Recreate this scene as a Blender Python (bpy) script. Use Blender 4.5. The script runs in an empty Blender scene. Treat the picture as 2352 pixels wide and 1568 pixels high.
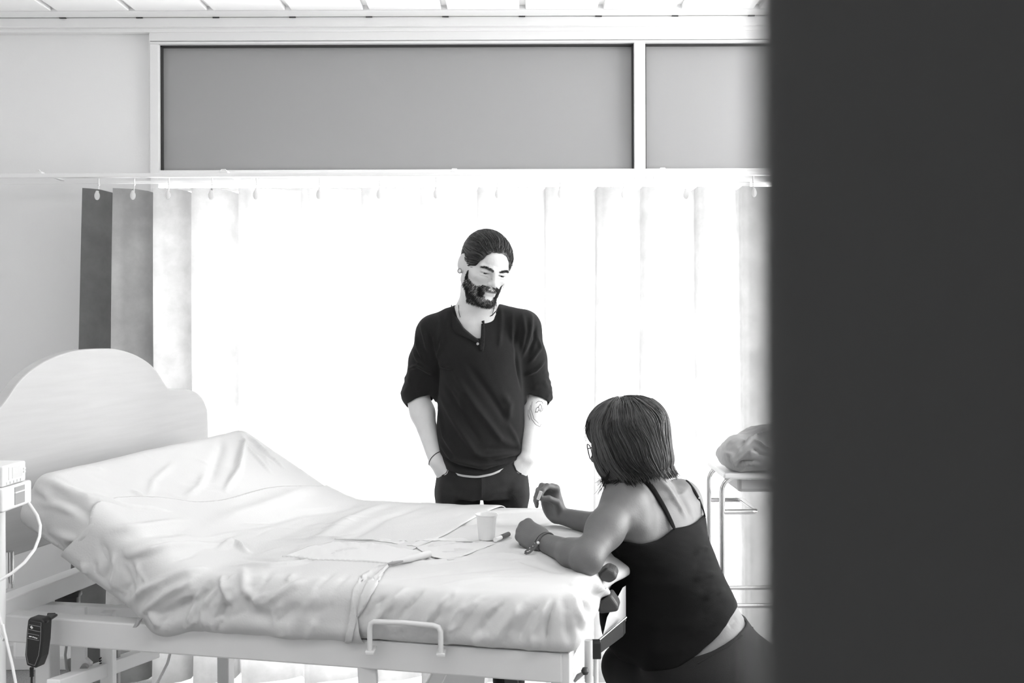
import bpy, bmesh, math, random
import numpy as np
from mathutils import Vector, Matrix
from mathutils.bvhtree import BVHTree

SC = bpy.context.scene
COL = SC.collection
random.seed(7)
RNG = np.random.default_rng(11)

# ------------------------------------------------------------------ camera
CAMZ = 1.42
FPX = 2400.0
HOR = 730.0
cam_d = bpy.data.cameras.new('camera')
cam = bpy.data.objects.new('camera', cam_d)
COL.objects.link(cam)
cam.location = (0, 0, CAMZ)
cam.rotation_euler = (math.radians(90), math.radians(0.2), 0)
cam_d.sensor_width = 36.0
cam_d.lens = FPX / 2352.0 * 36.0
cam_d.shift_y = -(784.0 - HOR) / 2352.0
cam_d.clip_start = 0.02
cam_d.dof.use_dof = True
cam_d.dof.focus_distance = 3.1
cam_d.dof.aperture_fstop = 8.0
SC.camera = cam

# ------------------------------------------------------------------ light
SC.view_settings.view_transform = 'Standard'
SC.view_settings.look = 'None'
SC.view_settings.gamma = 1.0
SC.view_settings.use_curve_mapping = False
SC.view_settings.exposure = 0.47
SKY = 12.0
world = bpy.data.worlds.new('daylight')
SC.world = world
world.use_nodes = True
wn = world.node_tree
wn.nodes['Background'].inputs['Color'].default_value = (1, 1, 1, 1)
wn.nodes['Background'].inputs['Strength'].default_value = SKY


def area_light(name, loc, rot, sx, sy, power):
    l = bpy.data.lights.new(name, 'AREA')
    l.shape = 'RECTANGLE'
    l.size = sx
    l.size_y = sy
    l.energy = power
    o = bpy.data.objects.new(name, l)
    o.location = loc
    o.rotation_euler = rot
    COL.objects.link(o)
    return o


portal = area_light('window_daylight_portal', (0.42, 4.45, 1.05), (math.radians(-90), 0, 0), 3.9, 2.2, 10)
portal.data.cycles.is_portal = True
# unseen ceiling lamps added as fill light (panels near the doorway, above the frame)
CEIL_FILL_POWER = 7.0
portal_side = area_light('side_window_portal', (2.75, 3.1, 1.5), (0, math.radians(90), 0), 1.6, 1.9, 10)
portal_side.data.cycles.is_portal = True


corridor_fill = area_light('corridor_fill_light', (-0.6, -1.0, 2.66), (0, 0, 0), 0.6, 0.6, 2.0)  # unseen lamp added to lighten the corridor side of the door


# ------------------------------------------------------------------ helpers
def P(px, py, d):
    """a point d metres in front of the doorway, measured from the photograph"""
    return Vector(((px - 1176.0) * d / FPX, d, CAMZ - (py - HOR) * d / FPX))


def tag(o, label=None, cat=None, group=None, kind=None):
    if label: o['label'] = label
    if cat: o['category'] = cat
    if group: o['group'] = group
    if kind: o['kind'] = kind
    return o


def empty(name, loc=(0, 0, 0)):
    o = bpy.data.objects.new(name, None)
    o.location = loc
    o.empty_display_size = 0.1
    COL.objects.link(o)
    return o


def link(name, me, mat=None, parent=None):
    o = bpy.data.objects.new(name, me)
    if mat is not None and len(me.materials) == 0:
        me.materials.append(mat)
    COL.objects.link(o)
    if parent is not None:
        o.parent = parent
        if parent.type == 'EMPTY':
            o.matrix_parent_inverse = Matrix.Translation(parent.location).inverted()
    return o


class MB:
    """collects shapes into one mesh (world coordinates)"""

    def __init__(self):
        self.v = []
        self.f = []
        self.s = []

    def add(self, vs, fs, smooth=False):
        b = len(self.v)
        self.v += [tuple(p) for p in vs]
        self.f += [tuple(b + i for i in f) for f in fs]
        self.s += [smooth] * len(fs)
        return self

    def box(self, c, size, rz=0.0, bev=0.0, M=None):
        bm = bmesh.new()
        bmesh.ops.create_cube(bm, size=1.0)
        bmesh.ops.scale(bm, vec=size, verts=bm.verts)
        if bev > 0:
            bmesh.ops.bevel(bm, geom=bm.edges[:], offset=min(bev, min(size) * 0.45), segments=2, profile=0.5, affect='EDGES')
        T = Matrix.Translation(c) @ (M if M is not None else Matrix.Rotation(rz, 4, 'Z'))
        bm.verts.index_update()
        vs = [T @ v.co for v in bm.verts]
        fs = [[v.index for v in f.verts] for f in bm.faces]
        bm.free()
        return self.add(vs, fs)

    def bar(self, a, b, w, h, up=(0, 0, 1), bev=0.0):
        a = Vector(a); b = Vector(b)
        x = (b - a); L = x.length; x.normalize()
        u = Vector(up); y = u.cross(x).normalized(); z = x.cross(y)
        M = Matrix((x, y, z)).transposed().to_4x4()
        return self.box((a + b) / 2, (L, w, h), bev=bev, M=M)

    def tube(self, pts, r, n=10, closed=False, caps=True):
        pts = [Vector(p) for p in pts]
        N = len(pts)
        rr = r if isinstance(r, (list, tuple, np.ndarray)) else [r] * N
        tang = []
        for i in range(N):
            if closed:
                t = pts[(i + 1) % N] - pts[(i - 1) % N]
            else:
                t = pts[min(i + 1, N - 1)] - pts[max(i - 1, 0)]
            tang.append(t.normalized() if t.length > 1e-9 else Vector((0, 0, 1)))
        ref = Vector((0, 0, 1)) if abs(tang[0].z) < 0.9 else Vector((1, 0, 0))
        nrm = (ref - tang[0] * ref.dot(tang[0])).normalized()
        vs = []; fs = []
        for i in range(N):
            nrm = (nrm - tang[i] * nrm.dot(tang[i]))
            nrm = nrm.normalized() if nrm.length > 1e-6 else tang[i].orthogonal().normalized()
            bi = tang[i].cross(nrm)
            for k in range(n):
                a = 2 * math.pi * k / n
                vs.append(pts[i] + (nrm * math.cos(a) + bi * math.sin(a)) * rr[i])
        m = N if closed else N - 1
        for i in range(m):
            j = (i + 1) % N
            for k in range(n):
                k2 = (k + 1) % n
                fs.append((i * n + k, i * n + k2, j * n + k2, j * n + k))
        if caps and not closed:
            fs.append(tuple(reversed(range(n))))
            fs.append(tuple((N - 1) * n + k for k in range(n)))
        return self.add(vs, fs, True)

    def lathe(self, c, prof, n=24, axis=None):
        """prof: list of (r, z)"""
        M = Matrix.Identity(3) if axis is None else Vector((0, 0, 1)).rotation_difference(Vector(axis)).to_matrix()
        vs = []; fs = []
        for r, z in prof:
            for k in range(n):
                a = 2 * math.pi * k / n
                vs.append(Vector(c) + M @ Vector((r * math.cos(a), r * math.sin(a), z)))
        for i in range(len(prof) - 1):
            for k in range(n):
                k2 = (k + 1) % n
                fs.append((i * n + k, i * n + k2, (i + 1) * n + k2, (i + 1) * n + k))
        if prof[0][0] > 1e-5: fs.append(tuple(reversed(range(n))))
        if prof[-1][0] > 1e-5: fs.append(tuple((len(prof) - 1) * n + k for k in range(n)))
        return self.add(vs, fs, True)

    def prism(self, poly, off):
        """poly: planar 3D outline, extruded by vector off"""
        n = len(poly); off = Vector(off)
        vs = [Vector(p) for p in poly] + [Vector(p) + off for p in poly]
        fs = [tuple(range(n)), tuple(reversed(range(n, 2 * n)))]
        fs += [(i, n + i, n + (i + 1) % n, (i + 1) % n) for i in range(n)]
        return self.add(vs, fs)

    def build(self, name, mat=None, parent=None, smooth=None):
        me = bpy.data.meshes.new(name)
        me.from_pydata(self.v, [], self.f)
        bm = bmesh.new(); bm.from_mesh(me)
        bmesh.ops.recalc_face_normals(bm, faces=bm.faces[:])
        bm.to_mesh(me); bm.free()
        sm = np.array(self.s if smooth is None else [smooth] * len(self.f), dtype=bool)
        me.polygons.foreach_set('use_smooth', sm)
        me.update()
        if any(self.s) and mat is not None:
            try: me.set_sharp_from_angle(angle=math.radians(42))
            except Exception: pass
        return link(name, me, mat, parent)


def np_mesh(name, V, F, mat=None, parent=None, smooth=True):
    me = bpy.data.meshes.new(name)
    V = np.asarray(V, dtype=np.float32); F = np.asarray(F, dtype=np.int32)
    k = F.shape[1]
    me.vertices.add(len(V)); me.vertices.foreach_set('co', V.ravel())
    me.loops.add(F.size); me.loops.foreach_set('vertex_index', F.ravel())
    me.polygons.add(len(F))
    me.polygons.foreach_set('loop_start', np.arange(0, F.size, k, dtype=np.int32))
    me.polygons.foreach_set('use_smooth', np.ones(len(F), dtype=bool) if smooth else np.zeros(len(F), dtype=bool))
    me.update(calc_edges=True)
    me.validate()
    return link(name, me, mat, parent)


# ------------------------------------------------------------------ materials
MATS = {}


def mat(name, c, rough=0.6, metal=0.0, bump=0.0, bscale=40.0, var=0.0, vscale=6.0, spec=0.5, sheen=0.0, coat=0.0, alpha=1.0, trans=0.0, sss=0.0, stretch=None):
    m = bpy.data.materials.new(name)
    m.use_nodes = True
    nt = m.node_tree; b = nt.nodes['Principled BSDF']
    b.inputs['Base Color'].default_value = (c, c, c, 1)
    b.inputs['Roughness'].default_value = rough
    b.inputs['Metallic'].default_value = metal
    b.inputs['Specular IOR Level'].default_value = spec
    b.inputs['Sheen Weight'].default_value = sheen
    b.inputs['Coat Weight'].default_value = coat
    b.inputs['Transmission Weight'].default_value = trans
    if sss:
        b.inputs['Subsurface Weight'].default_value = sss
        b.inputs['Subsurface Radius'].default_value = (0.6, 0.6, 0.6)
        b.inputs['Subsurface Scale'].default_value = 0.008
    tc = nt.nodes.new('ShaderNodeTexCoord')
    src = tc.outputs['Object']
    if stretch:
        mp = nt.nodes.new('ShaderNodeMapping')
        mp.inputs['Scale'].default_value = stretch
        nt.links.new(src, mp.inputs['Vector']); src = mp.outputs['Vector']
    if var > 0:
        n = nt.nodes.new('ShaderNodeTexNoise'); n.inputs['Scale'].default_value = vscale; n.inputs['Detail'].default_value = 5
        r = nt.nodes.new('ShaderNodeMapRange')
        r.inputs['To Min'].default_value = c * (1 - var); r.inputs['To Max'].default_value = min(c * (1 + var), 1)
        r.inputs['From Min'].default_value = 0.3; r.inputs['From Max'].default_value = 0.7
        nt.links.new(src, n.inputs['Vector']); nt.links.new(n.outputs['Fac'], r.inputs['Value'])
        nt.links.new(r.outputs['Result'], b.inputs['Base Color'])
    if bump > 0:
        n = nt.nodes.new('ShaderNodeTexNoise'); n.inputs['Scale'].default_value = bscale; n.inputs['Detail'].default_value = 4
        bp = nt.nodes.new('ShaderNodeBump'); bp.inputs['Strength'].default_value = bump; bp.inputs['Distance'].default_value = 0.004
        nt.links.new(src, n.inputs['Vector']); nt.links.new(n.outputs['Fac'], bp.inputs['Height'])
        nt.links.new(bp.outputs['Normal'], b.inputs['Normal'])
    MATS[name] = m
    return m


M_WALL = mat('wall_paint', 0.84, 0.75, bump=0.05, bscale=120)
M_CEIL = mat('ceiling_paint', 0.88, 0.5)
M_TRIM = mat('white_trim', 0.84, 0.45)
M_FRAME = mat('window_frame_paint', 0.80, 0.4)
M_PANEL = mat('grey_panel', 0.33, 0.55, bump=0.04, bscale=400)
M_GASKET = mat('black_gasket', 0.03, 0.6)
M_FLOOR = mat('grey_floor', 0.28, 0.35, var=0.35, vscale=160)
M_DOOR = mat('grey_door', 0.26, 0.55, bump=0.05, bscale=500)
M_CORR = mat('corridor_paint', 0.6, 0.8)
M_ENAMEL = mat('white_enamel', 0.70, 0.4, var=0.04)
M_ENAMELB = mat('bright_enamel', 0.92, 0.4)
M_CHROME = mat('chrome', 0.72, 0.16, metal=1.0)
M_BLACK = mat('black_plastic', 0.018, 0.4)
M_DKGREY = mat('dark_vinyl', 0.05, 0.45, bump=0.1, bscale=60)
M_VINYL = mat('grey_vinyl', 0.42, 0.45, bump=0.08, bscale=60)
M_PLAST = mat('white_plastic', 0.80, 0.35)
M_GREYPL = mat('grey_plastic', 0.35, 0.4)
M_BOARD = mat('pale_board', 0.50, 0.4, var=0.035, vscale=5, stretch=(1, 1, 14))
M_SHEET = mat('white_cotton', 0.60, 0.85, bump=0.10, bscale=260)
M_SHEET2 = mat('white_draw_sheet', 0.60, 0.85, bump=0.12, bscale=200)
M_PAPER = mat('white_paper', 0.66, 0.8, bump=0.05, bscale=80)
M_SHIRT = mat('dark_knit', 0.014, 0.9, bump=0.35, bscale=900, spec=0.2, sheen=0.05, var=0.12, vscale=300)
M_JEANS = mat('dark_denim', 0.009, 0.85, bump=0.4, bscale=700, var=0.25, vscale=18, sheen=0.03)
M_TANK = mat('black_jersey', 0.006, 0.85, bump=0.25, bscale=500, spec=0.12)
M_JEANS2 = mat('black_denim', 0.014, 0.8, bump=0.3, bscale=700, spec=0.2)
M_HAIR = mat('dark_hair', 0.030, 0.36, spec=0.55)
M_HAIRW = mat('dark_bob_hair', 0.016, 0.7, spec=0.1)


def highlight_mat(name, lo, hi, rough=0.36):  # some strands coloured lighter, painting highlights into the hair
    m = mat(name, lo, rough, spec=0.5)
    nt = m.node_tree
    at = nt.nodes.new('ShaderNodeAttribute'); at.attribute_name = 'tone'
    r = nt.nodes.new('ShaderNodeMapRange'); r.inputs['To Min'].default_value = lo; r.inputs['To Max'].default_value = hi
    nt.links.new(at.outputs['Fac'], r.inputs['Value']); nt.links.new(r.outputs['Result'], nt.nodes['Principled BSDF'].inputs['Base Color'])
    return m


M_HIGHLIGHTW = highlight_mat('bob_hair_painted_highlights', 0.008, 0.12)
M_HIGHLIGHT = highlight_mat('hair_painted_highlights', 0.010, 0.12)
M_BEARD = mat('dark_beard', 0.028, 0.55, spec=0.3)
M_EYE = mat('eye_white', 0.55, 0.15)
M_IRIS = mat('dark_iris', 0.02, 0.1)
M_INK = mat('tattoo_ink', 0.10, 0.6)
M_CORD = mat('dark_cord', 0.04, 0.7)
M_BRACE = mat('patterned_ribbon', 0.10, 0.7)


def skin_mat(name, c):
    m = mat(name, c, 0.5, bump=0.12, bscale=220, spec=0.35, sss=0.25)
    nt = m.node_tree; b = nt.nodes['Principled BSDF']
    at = nt.nodes.new('ShaderNodeAttribute'); at.attribute_name = 'tone'
    n = nt.nodes.new('ShaderNodeTexNoise'); n.inputs['Scale'].default_value = 30; n.inputs['Detail'].default_value = 4
    tc = nt.nodes.new('ShaderNodeTexCoord'); nt.links.new(tc.outputs['Object'], n.inputs['Vector'])
    r = nt.nodes.new('ShaderNodeMapRange'); r.inputs['To Min'].default_value = c * 0.9; r.inputs['To Max'].default_value = c * 1.1
    nt.links.new(n.outputs['Fac'], r.inputs['Value'])
    mu = nt.nodes.new('ShaderNodeMath'); mu.operation = 'MULTIPLY'
    nt.links.new(r.outputs['Result'], mu.inputs[0]); nt.links.new(at.outputs['Fac'], mu.inputs[1])
    nt.links.new(mu.outputs['Value'], b.inputs['Base Color'])
    return m


M_SKIN = skin_mat('skin_man', 0.66)
M_SKINW = skin_mat('skin_woman', 0.135)


def curtain_mat():
    m = bpy.data.materials.new('curtain_cloth'); m.use_nodes = True
    nt = m.node_tree; nt.nodes.clear()
    out = nt.nodes.new('ShaderNodeOutputMaterial')
    d = nt.nodes.new('ShaderNodeBsdfDiffuse'); t = nt.nodes.new('ShaderNodeBsdfTranslucent')
    mx = nt.nodes.new('ShaderNodeMixShader'); mx.inputs[0].default_value = 0.55
    n = nt.nodes.new('ShaderNodeTexNoise'); n.inputs['Scale'].default_value = 9; n.inputs['Detail'].default_value = 6; n.inputs['Roughness'].default_value = 0.6
    tc = nt.nodes.new('ShaderNodeTexCoord'); nt.links.new(tc.outputs['Object'], n.inputs['Vector'])
    for sh, lo, hi in ((d, 0.10, 0.14), (t, 0.26, 0.33)):
        r = nt.nodes.new('ShaderNodeMapRange'); r.inputs['From Min'].default_value = 0.35; r.inputs['From Max'].default_value = 0.65
        r.inputs['To Min'].default_value = lo; r.inputs['To Max'].default_value = hi
        nt.links.new(n.outputs['Fac'], r.inputs['Value']); nt.links.new(r.outputs['Result'], sh.inputs['Color'])
    nt.links.new(d.outputs[0], mx.inputs[1]); nt.links.new(t.outputs[0], mx.inputs[2]); nt.links.new(mx.outputs[0], out.inputs[0])
    return m


def thin_mat(name, tint, alpha, rough=0.05, translucent=0.0):
    """thin clear sheet: transparent with a faint reflection"""
    m = bpy.data.materials.new(name); m.use_nodes = True
    nt = m.node_tree; nt.nodes.clear()
    out = nt.nodes.new('ShaderNodeOutputMaterial')
    tr = nt.nodes.new('ShaderNodeBsdfTransparent'); tr.inputs[0].default_value = (tint, tint, tint, 1)
    gl = nt.nodes.new('ShaderNodeBsdfGlossy') if translucent == 0 else nt.nodes.new('ShaderNodeBsdfTranslucent')
    gl.inputs[0].default_value = (0.8, 0.8, 0.8, 1)
    if translucent == 0: gl.inputs['Roughness'].default_value = rough
    mx = nt.nodes.new('ShaderNodeMixShader'); mx.inputs[0].default_value = alpha
    nt.links.new(tr.outputs[0], mx.inputs[1]); nt.links.new(gl.outputs[0], mx.inputs[2]); nt.links.new(mx.outputs[0], out.inputs[0])
    return m


M_CURT = curtain_mat()
M_GLASS = thin_mat('window_glass', 0.95, 0.05)
M_LENS = thin_mat('spectacle_lens', 0.95, 0.06)
M_TUB = mat('clear_tub', 0.75, 0.25, trans=0.0)


def wrap_mat():
    m = bpy.data.materials.new('plastic_wrap'); m.use_nodes = True
    nt = m.node_tree; b = nt.nodes['Principled BSDF']; out = nt.nodes['Material Output']
    b.inputs['Base Color'].default_value = (0.42, 0.42, 0.42, 1); b.inputs['Roughness'].default_value = 0.3
    t = nt.nodes.new('ShaderNodeBsdfTranslucent'); t.inputs[0].default_value = (0.5, 0.5, 0.5, 1)
    mx = nt.nodes.new('ShaderNodeMixShader'); mx.inputs[0].default_value = 0.35
    nt.links.new(b.outputs[0], mx.inputs[1]); nt.links.new(t.outputs[0], mx.inputs[2]); nt.links.new(mx.outputs[0], out.inputs[0])
    return m


M_WRAP = wrap_mat()


# ------------------------------------------------------------------ implicit-surface toolkit
class Field:
    """evaluates a smooth union of simple solids at points; used to grow organic meshes"""

    def __init__(self, P_, margin=0.05):
        self.P = P_.astype(np.float32)
        self.d = np.full(len(P_), 1.0, dtype=np.float32)
        self.m = margin
        self.R = np.eye(3, dtype=np.float32); self.c = np.zeros(3, dtype=np.float32); self.s = 1.0

    def frame(self, R=None, c=(0, 0, 0), s=1.0):
        self.R = np.eye(3, dtype=np.float32) if R is None else np.asarray(R, dtype=np.float32)
        self.c = np.asarray(c, dtype=np.float32); self.s = s
        return self

    def w(self, p):
        return self.R @ (np.asarray(p, dtype=np.float32) * self.s) + self.c

    def _sel(self, lo, hi):
        m = (self.P[:, 0] > lo[0]) & (self.P[:, 0] < hi[0])
        m &= (self.P[:, 1] > lo[1]) & (self.P[:, 1] < hi[1]) & (self.P[:, 2] > lo[2]) & (self.P[:, 2] < hi[2])
        return np.nonzero(m)[0]

    def _merge(self, idx, f, k, sub):
        a = self.d[idx]
        if sub:
            f = -f
            if k > 0:
                h = np.clip(0.5 + 0.5 * (f - a) / k, 0, 1)
                self.d[idx] = a * (1 - h) + f * h + k * h * (1 - h)
            else: self.d[idx] = np.maximum(a, f)
        else:
            if k > 0:
                h = np.clip(0.5 + 0.5 * (f - a) / k, 0, 1)
                self.d[idx] = f * (1 - h) + a * h - k * h * (1 - h)
            else: self.d[idx] = np.minimum(a, f)

    def cone(self, a, b, ra, rb, k=0.02, sub=False):
        a = self.w(a); b = self.w(b); ra *= self.s; rb *= self.s
        g = max(ra, rb) + max(self.m, k)
        idx = self._sel(np.minimum(a, b) - g, np.maximum(a, b) + g)
        if len(idx) == 0: return self
        q = self.P[idx] - a; ab = b - a
        t = np.clip(q @ ab / max(float(ab @ ab), 1e-12), 0, 1)
        dd = np.linalg.norm(q - t[:, None] * ab, axis=1) - (ra + (rb - ra) * t)
        self._merge(idx, dd, k, sub); return self

    def ball(self, c, r, k=0.02, sub=False):
        return self.cone(c, np.asarray(c) + np.array((0, 0, 1e-5)), r, r, k, sub)

    def ell(self, c, r, k=0.02, sub=False, R=None):
        c = self.w(c); r = np.asarray(r, dtype=np.float32) * self.s
        Rm = self.R if R is None else self.R @ np.asarray(R, dtype=np.float32)
        g = float(r.max()) + max(self.m, k)
        idx = self._sel(c - g, c + g)
        if len(idx) == 0: return self
        q = (self.P[idx] - c) @ Rm
        k0 = np.linalg.norm(q / r, axis=1); k1 = np.linalg.norm(q / (r * r), axis=1)
        dd = np.where(k0 < 1e-4, -float(r.min()), k0 * (k0 - 1.0) / np.maximum(k1, 1e-9)).astype(np.float32)
        self._merge(idx, dd, k, sub); return self

    def box(self, c, half, rad, k=0.02, sub=False, R=None):
        c = self.w(c); half = np.asarray(half, dtype=np.float32) * self.s
        Rm = self.R if R is None else self.R @ np.asarray(R, dtype=np.float32)
        g = float(np.linalg.norm(half)) + max(self.m, k)
        idx = self._sel(c - g, c + g)
        if len(idx) == 0: return self
        q = np.abs((self.P[idx] - c) @ Rm) - half + rad
        dd = np.linalg.norm(np.maximum(q, 0), axis=1) + np.minimum(q.max(axis=1), 0) - rad
        self._merge(idx, dd.astype(np.float32), k, sub); return self

    def loft(self, sec, k=0.02, ax=(1, 0), sub=False):
        """stack of ellipses: rows (z, cx, cy, a along ax, b across); ax in the xy plane"""
        s = np.asarray(sorted(sec), dtype=np.float32)
        z0, z1 = s[0, 0], s[-1, 0]
        g = self.m + 0.02; rr = float(s[:, 3:5].max()) + g
        lo = np.array((s[:, 1].min() - rr, s[:, 2].min() - rr, z0 - g)); hi = np.array((s[:, 1].max() + rr, s[:, 2].max() + rr, z1 + g))
        idx = self._sel(lo, hi)
        if len(idx) == 0: return self
        q = self.P[idx]; z = np.clip(q[:, 2], z0, z1)
        cols = [smooth_interp(z, s[:, 0], s[:, i]) for i in range(1, 5)]
        x = q[:, 0] - cols[0]; y = q[:, 1] - cols[1]
        u = x * ax[0] + y * ax[1]; v = -x * ax[1] + y * ax[0]
        a, b = cols[2], cols[3]
        k0 = np.sqrt((u / a) ** 2 + (v / b) ** 2); k1 = np.sqrt((u / (a * a)) ** 2 + (v / (b * b)) ** 2)
        dr = np.where(k0 < 1e-4, -np.minimum(a, b), k0 * (k0 - 1) / np.maximum(k1, 1e-9))
        dz = np.maximum(z0 - q[:, 2], q[:, 2] - z1)
        dd = np.where(dz > 0, np.sqrt(np.maximum(dr, 0) ** 2 + dz ** 2), np.maximum(dr, dz))
        self._merge(idx, dd.astype(np.float32), k, sub); return self


def smooth_interp(z, zs, vs):
    """monotone-ish cubic (Catmull-Rom) interpolation"""
    n = len(zs)
    if n < 3: return np.interp(z, zs, vs)
    m = np.zeros(n); m[1:-1] = (vs[2:] - vs[:-2]) / (zs[2:] - zs[:-2])
    m[0] = (vs[1] - vs[0]) / (zs[1] - zs[0]); m[-1] = (vs[-1] - vs[-2]) / (zs[-1] - zs[-2])
    i = np.clip(np.searchsorted(zs, z) - 1, 0, n - 2)
    h = zs[i + 1] - zs[i]; t = (z - zs[i]) / h
    return ((2 * t ** 3 - 3 * t ** 2 + 1) * vs[i] + (t ** 3 - 2 * t ** 2 + t) * h * m[i] + (-2 * t ** 3 + 3 * t ** 2) * vs[i + 1] + (t ** 3 - t ** 2) * h * m[i + 1])


def grow(fn, lo, hi, h):
    """sample fn near its zero set on a regular grid and return (verts, quads)"""
    lo = np.asarray(lo, dtype=np.float64); hi = np.asarray(hi, dtype=np.float64)
    S = 4
    nc = np.ceil((hi - lo) / (h * S)).astype(int) + 1
    nf = nc * S
    cc = [lo[i] + (np.arange(nc[i]) * S + (S - 1) / 2) * h for i in range(3)]
    G = np.stack(np.meshgrid(*cc, indexing='ij'), -1).reshape(-1, 3)
    fc = fn(G).reshape(nc)
    near = np.abs(fc) < 7.5 * h
    val = np.repeat(np.repeat(np.repeat(fc, S, 0), S, 1), S, 2).astype(np.float32)
    bi = np.argwhere(near)
    off = np.stack(np.meshgrid(*[np.arange(S)] * 3, indexing='ij'), -1).reshape(-1, 3)
    ii = (bi[:, None, :] * S + off[None]).reshape(-1, 3)
    pts = lo + ii * h
    val[ii[:, 0], ii[:, 1], ii[:, 2]] = fn(pts)
    val[0] = val[-1] = 1; val[:, 0] = val[:, -1] = 1; val[:, :, 0] = val[:, :, -1] = 1
    ins = val < 0
    cnt = np.zeros(np.array(val.shape) - 1, dtype=np.int8)
    for a in (0, 1):
        for b in (0, 1):
            for c in (0, 1):
                cnt += ins[a:ins.shape[0] - 1 + a, b:ins.shape[1] - 1 + b, c:ins.shape[2] - 1 + c]
    act = np.argwhere((cnt > 0) & (cnt < 8))
    imap = np.full(cnt.shape, -1, dtype=np.int32)
    imap[act[:, 0], act[:, 1], act[:, 2]] = np.arange(len(act))
    cor = [(a, b, c) for a in (0, 1) for b in (0, 1) for c in (0, 1)]
    cv = np.stack([val[act[:, 0] + a, act[:, 1] + b, act[:, 2] + c] for a, b, c in cor], 1)
    acc = np.zeros((len(act), 3)); num = np.zeros(len(act))
    for i in range(8):
        for j in range(i + 1, 8):
            if sum(abs(x - y) for x, y in zip(cor[i], cor[j])) != 1: continue
            m = (cv[:, i] < 0) != (cv[:, j] < 0)
            t = cv[m, i] / (cv[m, i] - cv[m, j])
            acc[m] += np.array(cor[i]) + t[:, None] * (np.array(cor[j]) - np.array(cor[i])); num[m] += 1
    V = lo + (act + acc / num[:, None]) * h
    F = []
    sh = np.array(val.shape)
    for ax in range(3):
        u, w = (ax + 1) % 3, (ax + 2) % 3
        sl0 = [slice(1, None)] * 3; sl1 = [slice(1, None)] * 3
        sl0[ax] = slice(0, -1); sl1[ax] = slice(1, None)
        a = ins[tuple(sl0)]; b = ins[tuple(sl1)]
        e = np.argwhere(a != b)
        if len(e) == 0: continue
        s0 = a[e[:, 0], e[:, 1], e[:, 2]]
        e = e + np.array([0 if i == ax else 1 for i in range(3)])
        m = np.all(e < (sh - 1), axis=1); e = e[m]; s0 = s0[m]
        du = np.zeros(3, int); du[u] = 1; dw = np.zeros(3, int); dw[w] = 1
        g = lambda q: imap[q[:, 0], q[:, 1], q[:, 2]]
        q = np.stack([g(e - du - dw), g(e - dw), g(e), g(e - du)], 1)
        q[~s0] = q[~s0][:, ::-1]
        F.append(q)
    F = np.concatenate(F); F = F[(F >= 0).all(1)]
    return V, F


def vnormals(V, F):
    a = V[F[:, 0]]; b = V[F[:, 1]]; c = V[F[:, 2]]; d = V[F[:, 3]] if F.shape[1] > 3 else V[F[:, 2]]
    n = np.cross(c - a, d - b) if F.shape[1] > 3 else np.cross(b - a, c - a)
    N = np.zeros_like(V)
    for i in range(F.shape[1]): np.add.at(N, F[:, i], n)
    return N / np.maximum(np.linalg.norm(N, axis=1, keepdims=True), 1e-12)


def keep(V, F, g, snap=True):
    """keep the faces where g(V) >= 0; border vertices slide onto g = 0"""
    gv = g(V)
    m = (gv[F] >= 0).sum(1) >= (F.shape[1] // 2 + 1)
    F2 = F[m]
    used = np.unique(F2)
    if snap:
        mp = np.zeros(len(V), bool); mp[np.unique(F[~m])] = True
        bd = used[mp[used]]
        V = V.copy(); e = 1e-3
        for _ in range(2):
            p = V[bd]; g0 = g(p)
            gr = np.stack([(g(p + e * ax) - g0) / e for ax in np.eye(3)], 1)
            st = -g0[:, None] * gr / np.maximum((gr ** 2).sum(1, keepdims=True), 0.05)
            ln = np.linalg.norm(st, axis=1, keepdims=True); st *= np.minimum(1, 0.006 / np.maximum(ln, 1e-9))
            V[bd] = p + st
    re = np.full(len(V), -1, dtype=np.int64); re[used] = np.arange(len(used))
    V, F2 = V[used], re[F2]
    # even out the cut border
    k = F2.shape[1]
    e = np.sort(np.concatenate([F2[:, [i, (i + 1) % k]] for i in range(k)]), axis=1)
    ue, c = np.unique(e, axis=0, return_counts=True); be = ue[c == 1]
    for _ in range(8):
        S = np.zeros_like(V); C = np.zeros(len(V))
        for i, j in ((0, 1), (1, 0)):
            np.add.at(S, be[:, i], V[be[:, j]]); np.add.at(C, be[:, i], 1)
        m2 = C >= 2
        V = V.copy(); V[m2] = 0.5 * V[m2] + 0.5 * S[m2] / C[m2][:, None]
    return V, F2


def relax(V, F, n=1, lam=0.5):
    e = np.concatenate([F[:, [i, (i + 1) % F.shape[1]]] for i in range(F.shape[1])])
    for _ in range(n):
        S = np.zeros_like(V); C = np.zeros(len(V))
        np.add.at(S, e[:, 0], V[e[:, 1]]); np.add.at(C, e[:, 0], 1)
        np.add.at(S, e[:, 1], V[e[:, 0]]); np.add.at(C, e[:, 1], 1)
        V = V + lam * (S / np.maximum(C, 1)[:, None] - V)
    return V


def bvh_of(V, F):
    return BVHTree.FromPolygons([tuple(p) for p in V], [tuple(int(i) for i in f) for f in F])


CAMP = Vector((0, 0, CAMZ))


def hit(bvh, px, py):
    d = (P(px, py, 1.0) - CAMP).normalized()
    loc, nor, idx, dist = bvh.ray_cast(CAMP, d)
    return loc, nor


def polyhits(bvh, pl, step=8.0):
    out = []
    for (x0, y0), (x1, y1) in zip(pl[:-1], pl[1:]):
        n = max(1, int(math.hypot(x1 - x0, y1 - y0) / step))
        for i in range(n + 1):
            t = i / n
            loc, _ = hit(bvh, x0 + (x1 - x0) * t, y0 + (y1 - y0) * t)
            if loc is not None: out.append(loc)
    return out


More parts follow.
